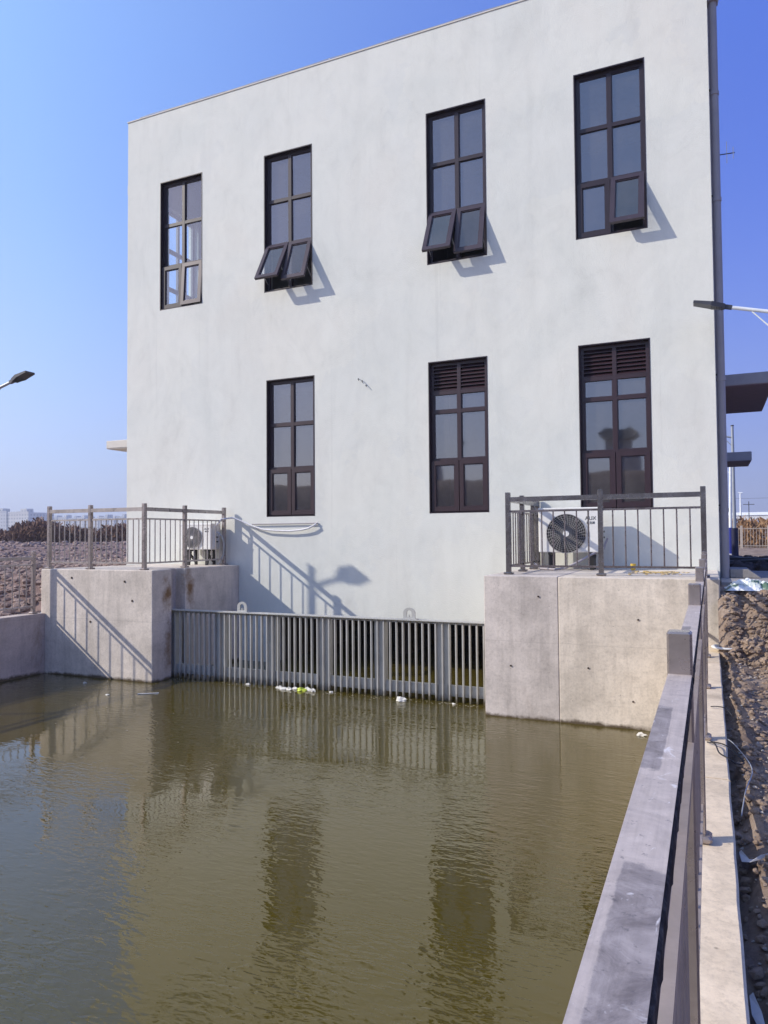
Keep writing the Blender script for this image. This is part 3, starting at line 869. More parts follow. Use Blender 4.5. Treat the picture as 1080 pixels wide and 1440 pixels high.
# ------------------------------------------------------------------ railings
def railing(name, label, cat, pts_list, z0, hts, post_w, pitch, mat_rail, mat_post=None, mat_bars=None, mid_w=.03, group=None, base=True):
    """pts_list: polylines of post positions; hts = (post, rail_top, rail_bot, mid, bottom)"""
    t = empty(name, (*pts_list[0][0], z0)); tag(t, label, cat, group)
    ph, rt_, rb, md, bt = hts
    mat_post = mat_post or STEEL; mat_bars = mat_bars or STEELW
    done = set(); protos = {}
    for line in pts_list:
        for p in line:
            if p in done: continue
            done.add(p)
            h = post_w/2
            po = obj('post', MB().chbox(p[0]-h,p[0]+h,p[1]-h,p[1]+h,z0+.001,z0+ph,.004), mat_post, t)
            if base:
                obj('base_cover', MB().chbox(p[0]-h*1.9,p[0]+h*1.9,p[1]-h*1.9,p[1]+h*1.9,z0+.0005,z0+.028,.008), mat_post, po)
        for i in range(len(line)-1):
            a = Vector((*line[i], 0)); b = Vector((*line[i+1], 0)); d = (b-a); L = d.length; d.normalize()
            a2 = a + d*(post_w/2); b2 = b - d*(post_w/2)
            zt = z0+(rt_+rb)/2
            obj('top_rail', MB().obox((*a2.xy, zt), (*b2.xy, zt), post_w*.94, rt_-rb), mat_rail, t)
            obj('mid_rail', MB().obox((*a2.xy, z0+md), (*b2.xy, z0+md), mid_w, .025), mat_bars, t)
            pn = obj('bottom_rail', MB().obox((*a2.xy, z0+bt), (*b2.xy, z0+bt), .03, .025), mat_bars, t)
            n = max(1, int(round(L/pitch))-1)
            first = None
            for k in range(n):
                c = a + (b-a)*((k+1)/(n+1))
                if first is None:
                    q = MB().tube([(c.x,c.y,z0+bt+.012),(c.x,c.y,z0+md-.012)], .0085, 8)
                    first = obj('baluster', q, mat_bars, pn, org=(c.x,c.y,z0+bt)); fc = c.copy()
                else:
                    o = first.copy(); C.objects.link(o); o.location = first.location + (c-fc)
    return t
H = (1.022, .962, .905, .785, .105)
railing('platform_railing', 'stainless railing round the left pier, beside the smaller air conditioner', 'railing',
        [[(-10.12,8.72),(-9.06,8.72),(-7.94,8.72)], [(-7.94,8.72),(-7.94,9.65),(-7.94,10.68)]] if False else
        [[(-9.90,8.68),(-9.0,8.68),(-7.90,8.68)], [(-7.90,8.68),(-7.90,9.62),(-7.90,10.68)]], PZ, H, .058, .112, STEELW, STEELM)
railing('platform_railing', 'stainless railing round the right pier, in front of the larger air conditioner', 'railing',
        [[(-2.302,8.95),(-1.185,8.95),(-.064,8.95)], [(-2.302,8.95),(-2.312,9.74),(-2.318,10.43),(-2.32,10.74)]], PZ, H, .058, .135, STEEL, STEEL, STEELD)
HF = (1.004, .92, .875, .775, .135)
ysf = [.05+1.55*k for k in range(-1, 6)]
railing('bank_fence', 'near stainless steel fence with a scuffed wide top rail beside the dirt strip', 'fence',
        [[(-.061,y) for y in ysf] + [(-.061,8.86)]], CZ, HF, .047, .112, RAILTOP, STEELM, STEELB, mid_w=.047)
EDGESHADE = m_dirt('grimy_shade', (.04,.03,.03), (.12,.10,.095), (.38,.33,.30), 14)  # dirt and shade of the rail side, painted as one dark strip
fence = [o for o in C.objects if o.name.startswith('bank_fence')][0]
for i in range(len(ysf)-2):
    y0, y1 = ysf[i]+.026, ysf[i+1]-.026
    n = 90; vs = []; fs = []
    for k in range(n+1):
        y = y0+(y1-y0)*k/n
        o1 = .0022+.0022*fnoise(y*34, 1.1, 0, 3); o2 = .022+.02*fnoise(y*22, 5.2, 0, 3)
        zt = CZ+.9185
        vs += [(-.0388,y,zt), (-.0388+o1,y,zt-.003), (-.0388+o1*1.1,y,zt-o2), (-.0388,y,zt-o2-.004)]
    for k in range(n):
        for q in range(3): fs.append((k*4+q,k*4+q+1,k*4+5+q,k*4+4+q))
    m_ = MB(); m_.add(vs, fs); obj('edge_shade_grime', m_, EDGESHADE, fence)
ysl = [8.44-1.55*k for k in range(4)][::-1]
railing('bank_fence', 'steel fence on the low left bank wall in front of the stones', 'fence',
        [[(-9.98,y) for y in ysl]], CZ, (1.008,.918,.868,.785,.115), .055, .13, STEELW, STEELM)

# ------------------------------------------------------------------ air conditioners
def text_mesh(name, body, size, loc, mat, parent, ext=.001):
    cu = bpy.data.curves.new(name, 'FONT'); cu.body = body; cu.size = size; cu.extrude = ext; cu.align_x = 'CENTER'; cu.offset = 0
    tmp = bpy.data.objects.new(name, cu); C.objects.link(tmp)
    dg = bpy.context.evaluated_depsgraph_get(); dg.update()
    me = bpy.data.meshes.new_from_object(tmp.evaluated_get(dg))
    C.objects.unlink(tmp); bpy.data.objects.remove(tmp)
    me.transform(Matrix.Rotation(math.radians(90), 4, 'X')); me.materials.clear(); me.materials.append(mat)
    o = bpy.data.objects.new(name, me); return finish(o, loc, parent)
def ac_unit(x0, x1, yf, yb, z0, z1, fc, fr, label, zfloor, txt):
    t = empty('air_conditioner', ((x0+x1)/2, (yf+yb)/2, zfloor)); tag(t, label, 'air conditioner')
    body = MB(); body.chbox(x0, x1, yf, yb, z0, z1, .012); bo = obj('casing', body, WHITEP, t)
    lid = MB(); lid.chbox(x0-.006, x1+.006, yf-.006, yb+.004, z1-.03, z1+.012, .008); obj('lid', lid, WHITEP, t)
    fx, fz = fc
    g = MB(); g.disc_y(fx, fz, fr, yf-.004, 40)
    fan = obj('fan_guard', g, BLACKP, t)
    ring = MB()
    for k in range(9):
        r_ = fr*(.2+.1*k)
        ring.tube([(fx+r_*math.cos(a), yf-.022, fz+r_*math.sin(a)) for a in np.linspace(0, 2*math.pi, 33)[:-1]], .003 if k < 8 else .006, 6, True)
    for k in range(36):
        a = 2*math.pi*k/36; a2 = a+.30
        ring.tube([(fx+fr*.18*math.cos(a), yf-.028, fz+fr*.18*math.sin(a)), (fx+fr*.6*math.cos(a+.17), yf-.030, fz+fr*.6*math.sin(a+.17)), (fx+fr*math.cos(a2), yf-.02, fz+fr*math.sin(a2))], .0034, 5)
    obj('guard_wires', ring, GRILLW, fan)
    bl = MB()
    for k in range(3):
        a = 2*math.pi*k/3+.4
        pts = []
        for s_ in np.linspace(0, 1, 7):
            pts.append((fx+fr*(.15+.75*s_)*math.cos(a+.5*s_), fz+fr*(.15+.75*s_)*math.sin(a+.5*s_)))
        for s_ in np.linspace(1, 0, 7):
            pts.append((fx+fr*(.15+.75*s_)*math.cos(a+.9+.35*s_), fz+fr*(.15+.75*s_)*math.sin(a+.9+.35*s_)))
        bl.prism_y(pts, yf-.012, yf-.006)
    obj('fan_blade', bl, GRILL, fan)
    hub = MB(); hub.tube([(fx, yf-.036, fz), (fx, yf-.02, fz)], fr*.16, 20); obj('hub', hub, WHITEP, fan)
    # feet: black angle brackets
    for x in (x0+.15, x1-.12):
        l = MB()
        l.box(x-.02,x+.02,yf+.0,yb-.0,z0-.03,z0-.001); l.box(x-.02,x+.02,yb-.04,yb,zfloor+.001,z0-.03)
        l.obox((x,yf+.03,z0-.03),(x,yb-.03,zfloor+.05),.035,.03)
        l.prism_y([(x-.02,z0-.03),(x-.02,zfloor+.001),(x+.03,zfloor+.001),(x+.07,z0-.03)], yf+.02, yf+.05)
        obj('bracket', l, BLACKP, t)
    # service valves on the right side
    v_ = MB(); zc = z0+(z1-z0)*.42
    v_.box(x1,x1+.012,yf+.09,yf+.25,zc-.15,zc+.1)
    obj('valve_cover', v_, WHITEP, t)
    v2 = MB(); v2.tube([(x1+.01,yf+.14,zc-.05),(x1+.05,yf+.14,zc-.05)], .013, 8); v2.tube([(x1+.01,yf+.14,zc+.03),(x1+.05,yf+.14,zc+.03)], .013, 8)
    obj('valve', v2, BLACKP, t)
    # panel seam right of the fan
    obj('panel_seam', MB().box(fx+fr+.018,fx+fr+.022,yf-.0015,yf,z0+.02,z1-.04), GRILL, bo)
    if txt:
        tx, tz, s_ = txt
        text_mesh('brand_lettering', 'AUX', s_, (tx, yf-.002, tz), BLACKP, bo)
        text_mesh('small_lettering', '奥克斯', s_*.55, (tx, yf-.002, tz-s_*.75), BLACKP, bo)
    return t
GRILLW = m_plain('guard_wire', (.30,.29,.29), .45, .1)
ac_unit(-2.21, -1.376, 10.28, 10.60, -.244, .368, (-1.823, .02), .27, 'larger white air conditioner unit on the right pier behind the railing', PZ, (-1.492, .205, .072))
ac_unit(-8.68, -8.01, 10.45, 10.72, -.209, .242, (-8.40, .006), .187, 'smaller white air conditioner unit on the left pier behind the railing', PZ, (-8.10, .14, .05))

def P(px, py, y): # a point on the facade side at depth y, from measured directions
    d = fw + rt*((px-540)/1024.36) - up*((py-720)/1024.36)
    return tuple(d*(y/d.y))
hose = MB(); hose.tube([(-7.97,10.5,.18),(-7.86,10.55,.33),(-7.7,10.68,.35),(-7.5,10.72,.27),(-7.33,10.73,.20),(-7.1,10.73,.135),(-6.85,10.735,.115),(-6.6,10.735,.105),(-6.35,10.735,.12),(-6.2,10.735,.15),(-6.09,10.74,.20),(-6.06,10.79,.24)], .0155, 10)
tag(obj('pipe_bundle', hose, WRAP), 'white wrapped air conditioner pipe sagging along the wall below the lower left window', 'pipe')
hose = MB(); hose.tube([(-7.36,10.765,.232),(-6.05,10.765,.232)], .011, 8)
tag(obj('conduit', hose, PIPEM), 'thin straight conduit on the wall just above the white wrapped pipe', 'conduit')
hose = MB(); hose.tube([(-7.93,10.52,.1),(-7.85,10.56,.02),(-7.84,10.6,-.1),(-7.87,10.62,-.3),(-7.95,10.6,-.46)], .017, 8)
tag(obj('drain_hose', hose, LAMPG), 'grey hose hanging beside the smaller air conditioner', 'hose')
hose = MB(); hose.tube([(-2.28,10.3,-.40),(-2.15,10.1,-.46),(-1.95,10.0,-.465),(-1.8,9.98,-.45),(-1.62,10.05,-.36),(-1.5,10.2,-.28),(-1.35,10.45,-.2),(-1.3,10.5,-.05)], .016, 8)
tag(obj('drain_hose', hose, PIPEM), 'grey hose looping under the larger air conditioner', 'hose')
# small things on the right platform
bt = MB(); bt.tube([(-.96,10.4,PZ+.001),(-.96,10.4,PZ+.09)], [.03,.037], 12)
YEL = m_plain('yellow_plastic', (.62,.42,.06), .5)
tag(obj('yellow_cup', bt, YEL), 'small yellow plastic cup standing on the right pier near the wall', 'cup')
STR = m_plain('straw_dust', (.55,.40,.17), .95, 0, .35, 30)
mb = MB()
for k in range(90):
    x = -.62+random.gauss(0,.14); y = 9.75+random.gauss(0,.22); s_ = random.uniform(.01,.035)
    a = random.uniform(0, 6.28); mb.obox((x,y,PZ+.004),(x+s_*2*math.cos(a),y+s_*2*math.sin(a),PZ+.006),s_,.006)
tag(obj('sawdust_patch', mb, STR), 'scatter of yellow debris on the right pier floor', 'debris', kind='stuff')

# ------------------------------------------------------------------ street lamps (3.7 m, LED head on a short arm)
def lamp_proto(loc, h, body, head_m, wrap=None):
    t = empty('street_lamp', loc)
    x, y, z = loc; top = z+h
    def sh(m): return m
    obj('pole', MB().tube([(x,y,z),(x,y,z+.5*h),(x,y,top)], [.05,.042,.034], 14), body, t)
    obj('pole_cap', MB().tube([(x,y,top),(x,y,top+.03)], .04, 12), head_m, t)
    obj('base_flange', MB().tube([(x,y,z),(x,y,z+.02)], .12, 14), body, t)
    if wrap: obj('pole_wrap', MB().tube([(x,y,z+.01),(x,y,z+.8)], .085, 14), wrap, t)
    a0 = Vector((x+.02,y,top-.30)); a1 = Vector((x+.50,y,top-.175))
    obj('arm', MB().tube([a0,a1], .024, 12), body, t)
    obj('brace', MB().tube([(x+.02,y,top-.52),(x+.25,y,top-.262)], .009, 8), body, t)
    d = (a1-a0).normalized(); s = Vector((0,1,0)); u = d.cross(s)*-1
    def slab(p0, p1, w0, w1, t0, t1):
        vs = []
        for p, w_, t_ in ((p0,w0,t0),(p1,w1,t1)):
            for (a, b_) in ((-1,-1),(1,-1),(1,1),(-1,1)): vs.append(p + s*(a*w_/2) + u*(b_*t_/2))
        return MB().add(vs, [(0,3,2,1),(4,5,6,7),(0,1,5,4),(1,2,6,5),(2,3,7,6),(3,0,4,7)])
    k0 = a1 - d*.02
    obj('arm_joint', slab(k0, k0+d*.09, .05, .06, .05, .05), head_m, t)
    hm = slab(k0+d*.085, k0+d*.25, .10, .20, .055, .06); h2 = slab(k0+d*.25, k0+d*.47, .20, .18, .05, .03)
    hm.add(h2.v, h2.f)
    hd = obj('lamp_head', hm, head_m, t)
    l = slab(k0+d*.27 - u*.026, k0+d*.455 - u*.020, .17, .15, .006, .006)
    obj('lens', l, LENS, hd)
    f_ = MB()
    for q in range(5):
        c = k0+d*(.12+.03*q)+u*.034; f_.obox(c-s*.05, c+s*.05, .006, .02)
    obj('cooling_fins', f_, head_m, hd)
    return t
lampL = lamp_proto((-10.86,8.30,-1.22), 3.96, LAMPG, LAMPD)
tag(lampL, 'dark street lamp head on a thin arm above the left bank fence', 'street lamp', 'street lamps round the basin')
lampR = lamp_proto((.80,10.35,-.62), 3.72, LAMPW, LAMPD)
lampR.rotation_euler = (0,0,math.pi)
tag(lampR, 'street lamp head on a white arm in front of the right drainpipe', 'street lamp', 'street lamps round the basin')
lampF = lamp_proto((.60,21.5,-.65), 3.52, LAMPG, LAMPD, NAVY); lampF.rotation_euler = (0,0,math.pi)
tag(lampF, 'grey street lamp pole with a dark navy wrapped base behind the small canopy', 'street lamp', 'street lamps round the basin')
lampG = lamp_proto((.545,24.2,-.62), 2.95, LAMPW, LAMPD, BLUE); lampG.rotation_euler = (0,math.radians(-1.2),math.pi)
tag(lampG, 'white leaning street lamp pole with a bright blue wrapped base beside the drainpipe', 'street lamp', 'street lamps round the basin')
ms = obj('flag_mast', MB().tube([(2.1,60,-.8),(2.1,60,2.2),(2.1,60,3.0)], [.09,.06,.04], 10), LAMPW)
tag(ms, 'slim white mast standing far off before the viaduct', 'mast')
obj('mast_top', MB().tube([(1.95,60,3.02),(2.25,60,3.02)], .04, 8), LAMPW, ms)

# ------------------------------------------------------------------ rocks, clods
def ico():
    t = (1+5**.5)/2
    v = [(-1,t,0),(1,t,0),(-1,-t,0),(1,-t,0),(0,-1,t),(0,1,t),(0,-1,-t),(0,1,-t),(t,0,-1),(t,0,1),(-t,0,-1),(-t,0,1)]
    f = [(0,11,5),(0,5,1),(0,1,7),(0,7,10),(0,10,11),(1,5,9),(5,11,4),(11,10,2),(10,7,6),(7,1,8),(3,9,4),(3,4,2),(3,2,6),(3,6,8),(3,8,9),(4,9,5),(2,4,11),(6,2,10),(8,6,7),(9,8,1)]
    v = [Vector(p).normalized() for p in v]
    return v, f
def ico2(levels=1):
    v, f = ico()
    for _ in range(levels):
        cache = {}; nf = []
        def mid(a, b):
            k = (min(a,b), max(a,b))
            if k not in cache: v.append(((v[a]+v[b])/2).normalized()); cache[k] = len(v)-1
            return cache[k]
        for a, b, c in f:
            ab, bc, ca = mid(a,b), mid(b,c), mid(c,a)
            nf += [(a,ab,ca),(b,bc,ab),(c,ca,bc),(ab,bc,ca)]
        f = nf
    return v, f
IV, IF = ico2(0); IV1, IF1 = ico2(1); IV3, IF3 = ico2(3)
IVn = np.array([tuple(p) for p in IV]); IV1n = np.array([tuple(p) for p in IV1])
PEB = m_dirt('pale_pebble', (.38,.32,.27), (.55,.49,.43), (.70,.65,.60), 2)
def rocks(name, pts, mat, fine=False):
    """pts: list of (x,y,z,size)"""
    base = IV1n if fine else IVn; F = IF1 if fine else IF
    V = []; FF = []; o = 0
    for (x, y, z, s) in pts:
        sc = np.array([s*rng.uniform(.7,1.3), s*rng.uniform(.7,1.3), s*rng.uniform(.45,.85)])
        j = base * (1 + rng.uniform(-.28,.22,(len(base),1))) * sc
        a = rng.uniform(0,6.28); ca, sa = math.cos(a), math.sin(a)
        j = np.stack([j[:,0]*ca-j[:,1]*sa, j[:,0]*sa+j[:,1]*ca, j[:,2]], 1) + np.array([x,y,z])
        V.append(j); FF += [(a_+o,b_+o,c_+o) for a_,b_,c_ in F]; o += len(base)
    V = np.concatenate(V); org = V.mean(0)
    me = bpy.data.meshes.new(name); me.from_pydata([tuple(p) for p in V-org], [], FF); me.materials.append(mat); me.update()
    ob = bpy.data.objects.new(name, me); return finish(ob, tuple(org))
pts = []
while len(pts) < 5200:
    d = abs(random.gauss(0, 1))**1.0
    y = random.uniform(7.1, 40) if random.random() < .5 else random.uniform(7.1, 18)
    x = -10.2 - random.random()**1.5*34
    th = math.atan2(-x, y)
    if th > math.radians(56) or th < math.radians(43): continue
    if x > -10.4 and y > 8.4: continue
    s = random.choice([.025,.03,.04,.05,.06,.09]) * (1+.02*y) * (1.15 if random.random() < .06 else 1)
    pts.append((x, y, h_left(x, y)+s*.15, s))
tag(rocks('loose_stones', pts, ROCKM), 'loose pale stones strewn over the field behind the left fence', 'stones', kind='stuff')
pts = []
while len(pts) < 5200:
    y = random.random()**1.3*9 + .7; x = .075 + random.random()**.8*(.12+.09*y)
    if y > 9.3: continue
    s = random.choice([.003,.004,.005,.007,.010,.016,.024]) * (.8 + .05*y)
    pts.append((x, y, h_right(x, y)+s*.2, s))
tag(rocks('clay_clods', pts, CLODM), 'small clods of dry clay over the dirt strip', 'soil', kind='stuff')
pts = []
for _ in range(900):
    x = random.uniform(.12,1.3); y = random.uniform(7.9,8.8); s = random.uniform(.008,.036)
    pts.append((x,y,h_right(x,y)+s*.1,s))
tag(rocks('clay_lumps', pts, CLODM, True), 'rough lumps of clay on the small earth bank by the pier', 'soil', kind='stuff')
pts = []
while len(pts) < 900:
    y = random.random()**1.2*8.5 + .7; x = .085 + random.random()*(.12+.09*y); sz = random.choice([.003,.004,.006,.010])*(.8+.05*y)
    pts.append((x, y, h_right(x, y)+sz*.5, sz))
tag(rocks('pale_pebbles', pts, PEB), 'pale pebbles and mortar crumbs lying on the dirt strip', 'pebbles', kind='stuff')
def boulder(x, y, z, s, seed, label):
    mb = MB(); vs = []
    for p in IV3:
        n = 1 + .9*fnoise(p.x*1.5+seed, p.y*1.5, p.z*1.5, 5) - .5*abs(fnoise(p.x*3+seed, p.y*3, p.z*3, 3))
        vs.append((x+p.x*s*n*1.05, y+p.y*s*n*.9, z+p.z*s*n*.8))
    mb.add(vs, IF3, False); o = obj('rock', mb, CLODM); tag(o, label, 'rock', 'rocks on the dirt strip'); return o
boulder(.36, 7.85, -1.08, .105, 3.1, 'largest pale clay rock at the foot of the earth bank')
boulder(.50, 7.45, -1.14, .085, 8.4, 'pale clay rock at the right edge in front of the largest one')
boulder(.47, 8.05, -.98, .06, 12.9, 'small darker rock lying above the largest rock')

# ------------------------------------------------------------------ plastic sacks, disc, wires, debris
def sheet(name, cx, cy, cz, w, d, hgt, seed, mat, n=46):
    vs = []; fs = []
    for j in range(n):
        for i in range(n):
            u, v = i/(n-1)*2-1, j/(n-1)*2-1
            fall = max(0, 1-max(abs(u),abs(v))**3)
            r = fnoise(u*1.6+seed, v*1.6, 2, 4); cr = 1-abs(fnoise(u*3+seed, v*3, 7, 3))*3
            z = cz + fall*(hgt*(.35+.9*r) + hgt*.35*cr) - .01*(1-fall)
            x = cx + u*w*(1+.25*fnoise(v*2+seed, 1.7)) ; y = cy + v*d*(1+.3*fnoise(u*2+seed, 4.1))
            vs.append((x, y, max(z, h_right(x, y)+.003)))
    for j in range(n-1):
        for i in range(n-1): fs.append((j*n+i, j*n+i+1, (j+1)*n+i+1, (j+1)*n+i))
    mb = MB(); mb.add(vs, fs, False); o = obj(name, mb, mat)
    s_ = o.modifiers.new('thickness', 'SOLIDIFY'); s_.thickness = .004
    return o
def m_sack():
    m, nt, b = new_mat('woven_plastic')
    f = noise(nt, coords(nt), 2.6, 3, .5, .6)
    nt.links.new(ramp(nt, f, [(.50, (.78,.79,.78)), (.56, (.60,.64,.60)), (.60, (.06,.12,.085))]), b.inputs['Base Color'])
    b.inputs['Roughness'].default_value = .5
    return m
SACK = m_sack()
tag(sheet('plastic_sack', .40, 8.95, -.60, .26, .26, .11, 2.3, SACK), 'crumpled white plastic sack half in shadow on the earth bank near the drainpipe', 'sack', 'sacks on the earth bank')
tag(sheet('plastic_sack', .88, 8.95, -.58, .26, .28, .12, 6.1, SACK), 'crumpled white and green plastic sack in the sun at the right edge', 'sack', 'sacks on the earth bank')
# white disc (a lid) lying on the coping
mb = MB(); n = 40; cx, cy, cz = .118, 8.22, -1.165
prof = [(.0,.006),(.075,.006),(.095,.016),(.122,.022),(.132,.012),(.130,.0),(.0,.0)]
vs = []; fs = []
for (r_, z_) in prof:
    for k in range(n):
        a = 2*math.pi*k/n; vs.append((cx+r_*math.cos(a), cy+r_*math.sin(a), cz+z_+.03*r_*math.cos(a)*-1))
for q in range(len(prof)-1):
    for k in range(n): fs.append((q*n+k, q*n+(k+1)%n, (q+1)*n+(k+1)%n, (q+1)*n+k))
mb.add(vs, fs, True)
tag(obj('round_lid', mb, WHITEP), 'round white lid lying on the basin wall end by the right pier', 'lid')
# thin wires over the coping
def wire(name, pts, r, mat, label):
    P_ = [Vector(p) for p in pts]; out = []
    for i in range(len(P_)-1):
        p0 = P_[max(i-1,0)]; p1 = P_[i]; p2 = P_[i+1]; p3 = P_[min(i+2,len(P_)-1)]
        for t in np.linspace(0, 1, 7)[:-1]:
            out.append(.5*((2*p1)+(p2-p0)*t+(2*p0-5*p1+4*p2-p3)*t*t+(3*p1-p0-3*p2+p3)*t*t*t))
    out.append(P_[-1])
    o = obj(name, MB().tube(out, r, 7), mat); tag(o, label, 'wire'); return o
zc = CZ+.008
wire('tie_wire', [(-.04,4.6,zc),(.0,4.5,zc+.02),(.02,4.35,zc+.015),(.06,4.28,zc+.01),(.10,4.3,zc-.02),(.14,4.36,-1.22),(.10,4.42,-1.19),(.05,4.5,zc+.02),(-.02,4.62,zc)], .004, BLACKP, 'looped dark wire on the pale wall coping')
wire('tie_wire', [(.07,4.75,zc-.01),(.11,4.6,-1.2),(.17,4.2,-1.2),(.13,3.9,-1.22),(.10,3.6,-1.24)], .003, LAMPG, 'grey wire trailing from the coping down onto the dirt')
wire('tie_wire', [(-.02,5.55,zc),(.02,5.52,zc+.01),(.07,5.53,zc),(.11,5.5,-1.23)], .0035, BLACKP, 'short dark wire crossing the coping beyond the looped wire')
ST = m_plain('torn_film', (.62,.61,.60), .6)
def strip(pts, w_, label):
    mb = MB(); vs = []; fs = []
    for i, p in enumerate(pts):
        t_ = math.sin(math.pi*(i+.4)/(len(pts)))
        vs += [(p[0]-w_*t_, p[1]-w_*.4*t_, p[2]), (p[0]+w_*t_, p[1]+w_*.5*t_, p[2]+.01)]
    for i in range(len(pts)-1): fs.append((2*i,2*i+1,2*i+3,2*i+2))
    mb.add(vs, fs); o = obj('torn_film', mb, ST); s_ = o.modifiers.new('t','SOLIDIFY'); s_.thickness = .0015
    tag(o, label, 'litter')
def gz(x, y): return h_right(x, y)
strip([(.085,3.32,gz(.085,3.32)+.03),(.10,3.2,gz(.1,3.2)+.035),(.13,3.12,gz(.13,3.12)+.03),(.17,3.14,gz(.17,3.14)+.03),(.22,3.2,gz(.22,3.2)+.035),(.27,3.22,gz(.27,3.22)+.03)], .02, 'strip of torn pale film on the dirt level with the fence foot')
strip([(.08,2.35,gz(.08,2.35)+.02),(.09,2.28,gz(.09,2.28)+.035),(.10,2.2,gz(.1,2.2)+.03)], .012, 'small grey scrap in the dirt nearest the viewer')
# debris behind: black hoses, ramp block, rubble
mb = MB(); mb.add([(.24,10.95,AZ+.002),(.62,10.95,AZ+.002),(.24,11.6,AZ+.002),(.62,11.6,AZ+.002),(.24,10.95,AZ+.12),(.46,10.95,AZ+.12),(.24,11.6,AZ+.12),(.46,11.6,AZ+.12)],
                  [(0,2,3,1),(4,5,7,6),(0,1,5,4),(1,3,7,5),(3,2,6,7),(2,0,4,6)])
tag(obj('ramp_block', mb, APRON, bevel=.008), 'grey sloped concrete block at the foot of the drainpipe', 'block')
for k, (dy, r_) in enumerate(((0,.055),(.9,.04),(2.2,.05))):
    pts = [(.3+.55*i, 14.2+dy+1.8*math.exp(-i*.5)+.2*math.sin(i*1.3+k), h_right(.3+.55*i, 15)+.06+.07*abs(math.sin(i*.9+k))) for i in range(7)]
    o = wire('rubber_hose', pts, r_, BLACKP, ['thick black hose lying nearest on the shaded ground right of the building','thin black hose behind the thick one on the shaded ground','farthest black hose on the shaded ground by the lamp foot'][k]); o['category'] = 'hose'
pts = []
for _ in range(420):
    x = random.uniform(.3,3.0); y = random.uniform(13.3,19.5); s = random.uniform(.03,.15)
    pts.append((x,y,h_right(x,y)+s*.3,s))
RUB = m_dirt('dark_rubble', (.03,.025,.03), (.075,.06,.06), (.17,.14,.13))
tag(rocks('rubble', pts, RUB, True), 'dark rubble heaped on the shaded ground beside the building', 'rubble', kind='stuff')

# ------------------------------------------------------------------ floating litter
def litter(px, y, w_, mat, seed, name, label, hgt=.5):
    mb = MB(); vs = []
    for p in IV1:
        n = 1+1.5*fnoise(p.x*1.6+seed, p.y*1.6, p.z*1.6, 4)
        vs.append((px+p.x*w_*n, y+p.y*w_*.5*n, WZ+.004+max(-.01, p.z*w_*hgt*n)))
    mb.add(vs, IF1, False); o = obj(name, mb, mat); return tag(o, label, 'litter', 'litter floating along the grate')
YB = m_plain('lime_plastic', (.52,.62,.06), .45); FO = m_plain('foam_scrap', (.62,.60,.55), .8)
litter(-5.31, 8.96, .075, YB, 1, 'plastic_bag', 'bright yellow bag floating in the middle of the litter by the grate')
for x, y, s, l in ((-5.70,9.0,.05,'pale scrap floating at the left end of the litter by the grate'),(-5.60,8.95,.06,'pale scrap second from the left in the litter by the grate'),(-5.44,9.02,.05,'pale scrap touching the left of the yellow bag'),(-5.18,9.0,.055,'pale scrap touching the right of the yellow bag'),(-4.86,9.02,.03,'tiny pale scrap right of the litter by the grate'),(-6.25,9.03,.04,'lone pale scrap against the left half of the grate'),(-3.76,8.9,.075,'pale lump floating alone near the right end of the grate'),(-3.05,8.98,.03,'tiny pale scrap at the right end of the grate'),(-.72,8.35,.05,'white scrap at the water edge of the right pier'),(-8.6,8.2,.035,'white scrap on the shaded water before the left pier'),(-7.65,7.7,.03,'tiny white scrap on the water right of the floating stick')):
    litter(x, y, s, FO, x*3, 'foam_scrap', l)
for x, y, s_, l in ((-5.50,8.94,.05,'flat pale scrap between the second scrap and the yellow bag'),(-5.24,9.03,.05,'pale scrap behind the yellow bag against the grate bars'),(-5.12,8.97,.045,'rightmost pale scrap of the clump round the yellow bag')):
    litter(x, y, s_, FO, x*7, 'foam_scrap', l, .7)
mb = MB(); mb.tube([(-7.30,7.90,WZ+.004),(-7.2,7.96,WZ+.006),(-7.08,8.07,WZ+.002)], .009, 6)
tag(obj('floating_stick', mb, FO), 'pale stick floating before the corner of the left pier', 'stick')

mb = MB()
for k in range(230):
    if k < 150: x = random.uniform(-7.6,-2.7); y = 9.02 - abs(random.gauss(0,.10)); q = random.uniform(.004,.013)
    else: x = random.uniform(-9.6,-2.0); y = random.uniform(6.2,9.0); q = random.uniform(.004,.010)
    a = random.uniform(0,6.28); n_ = 5
    mb.add([(x+q*random.uniform(.5,1.3)*math.cos(a+6.28*i/n_)*1.5, y+q*random.uniform(.5,1.2)*math.sin(a+6.28*i/n_), WZ+.004+.001*(k%3)) for i in range(n_)], [tuple(range(n_))])
tag(obj('floating_scum', mb, m_plain('scum_fleck', (.38,.34,.26), .8)), 'flecks of scum and dust drifting on the water near the grate', 'scum', kind='stuff')

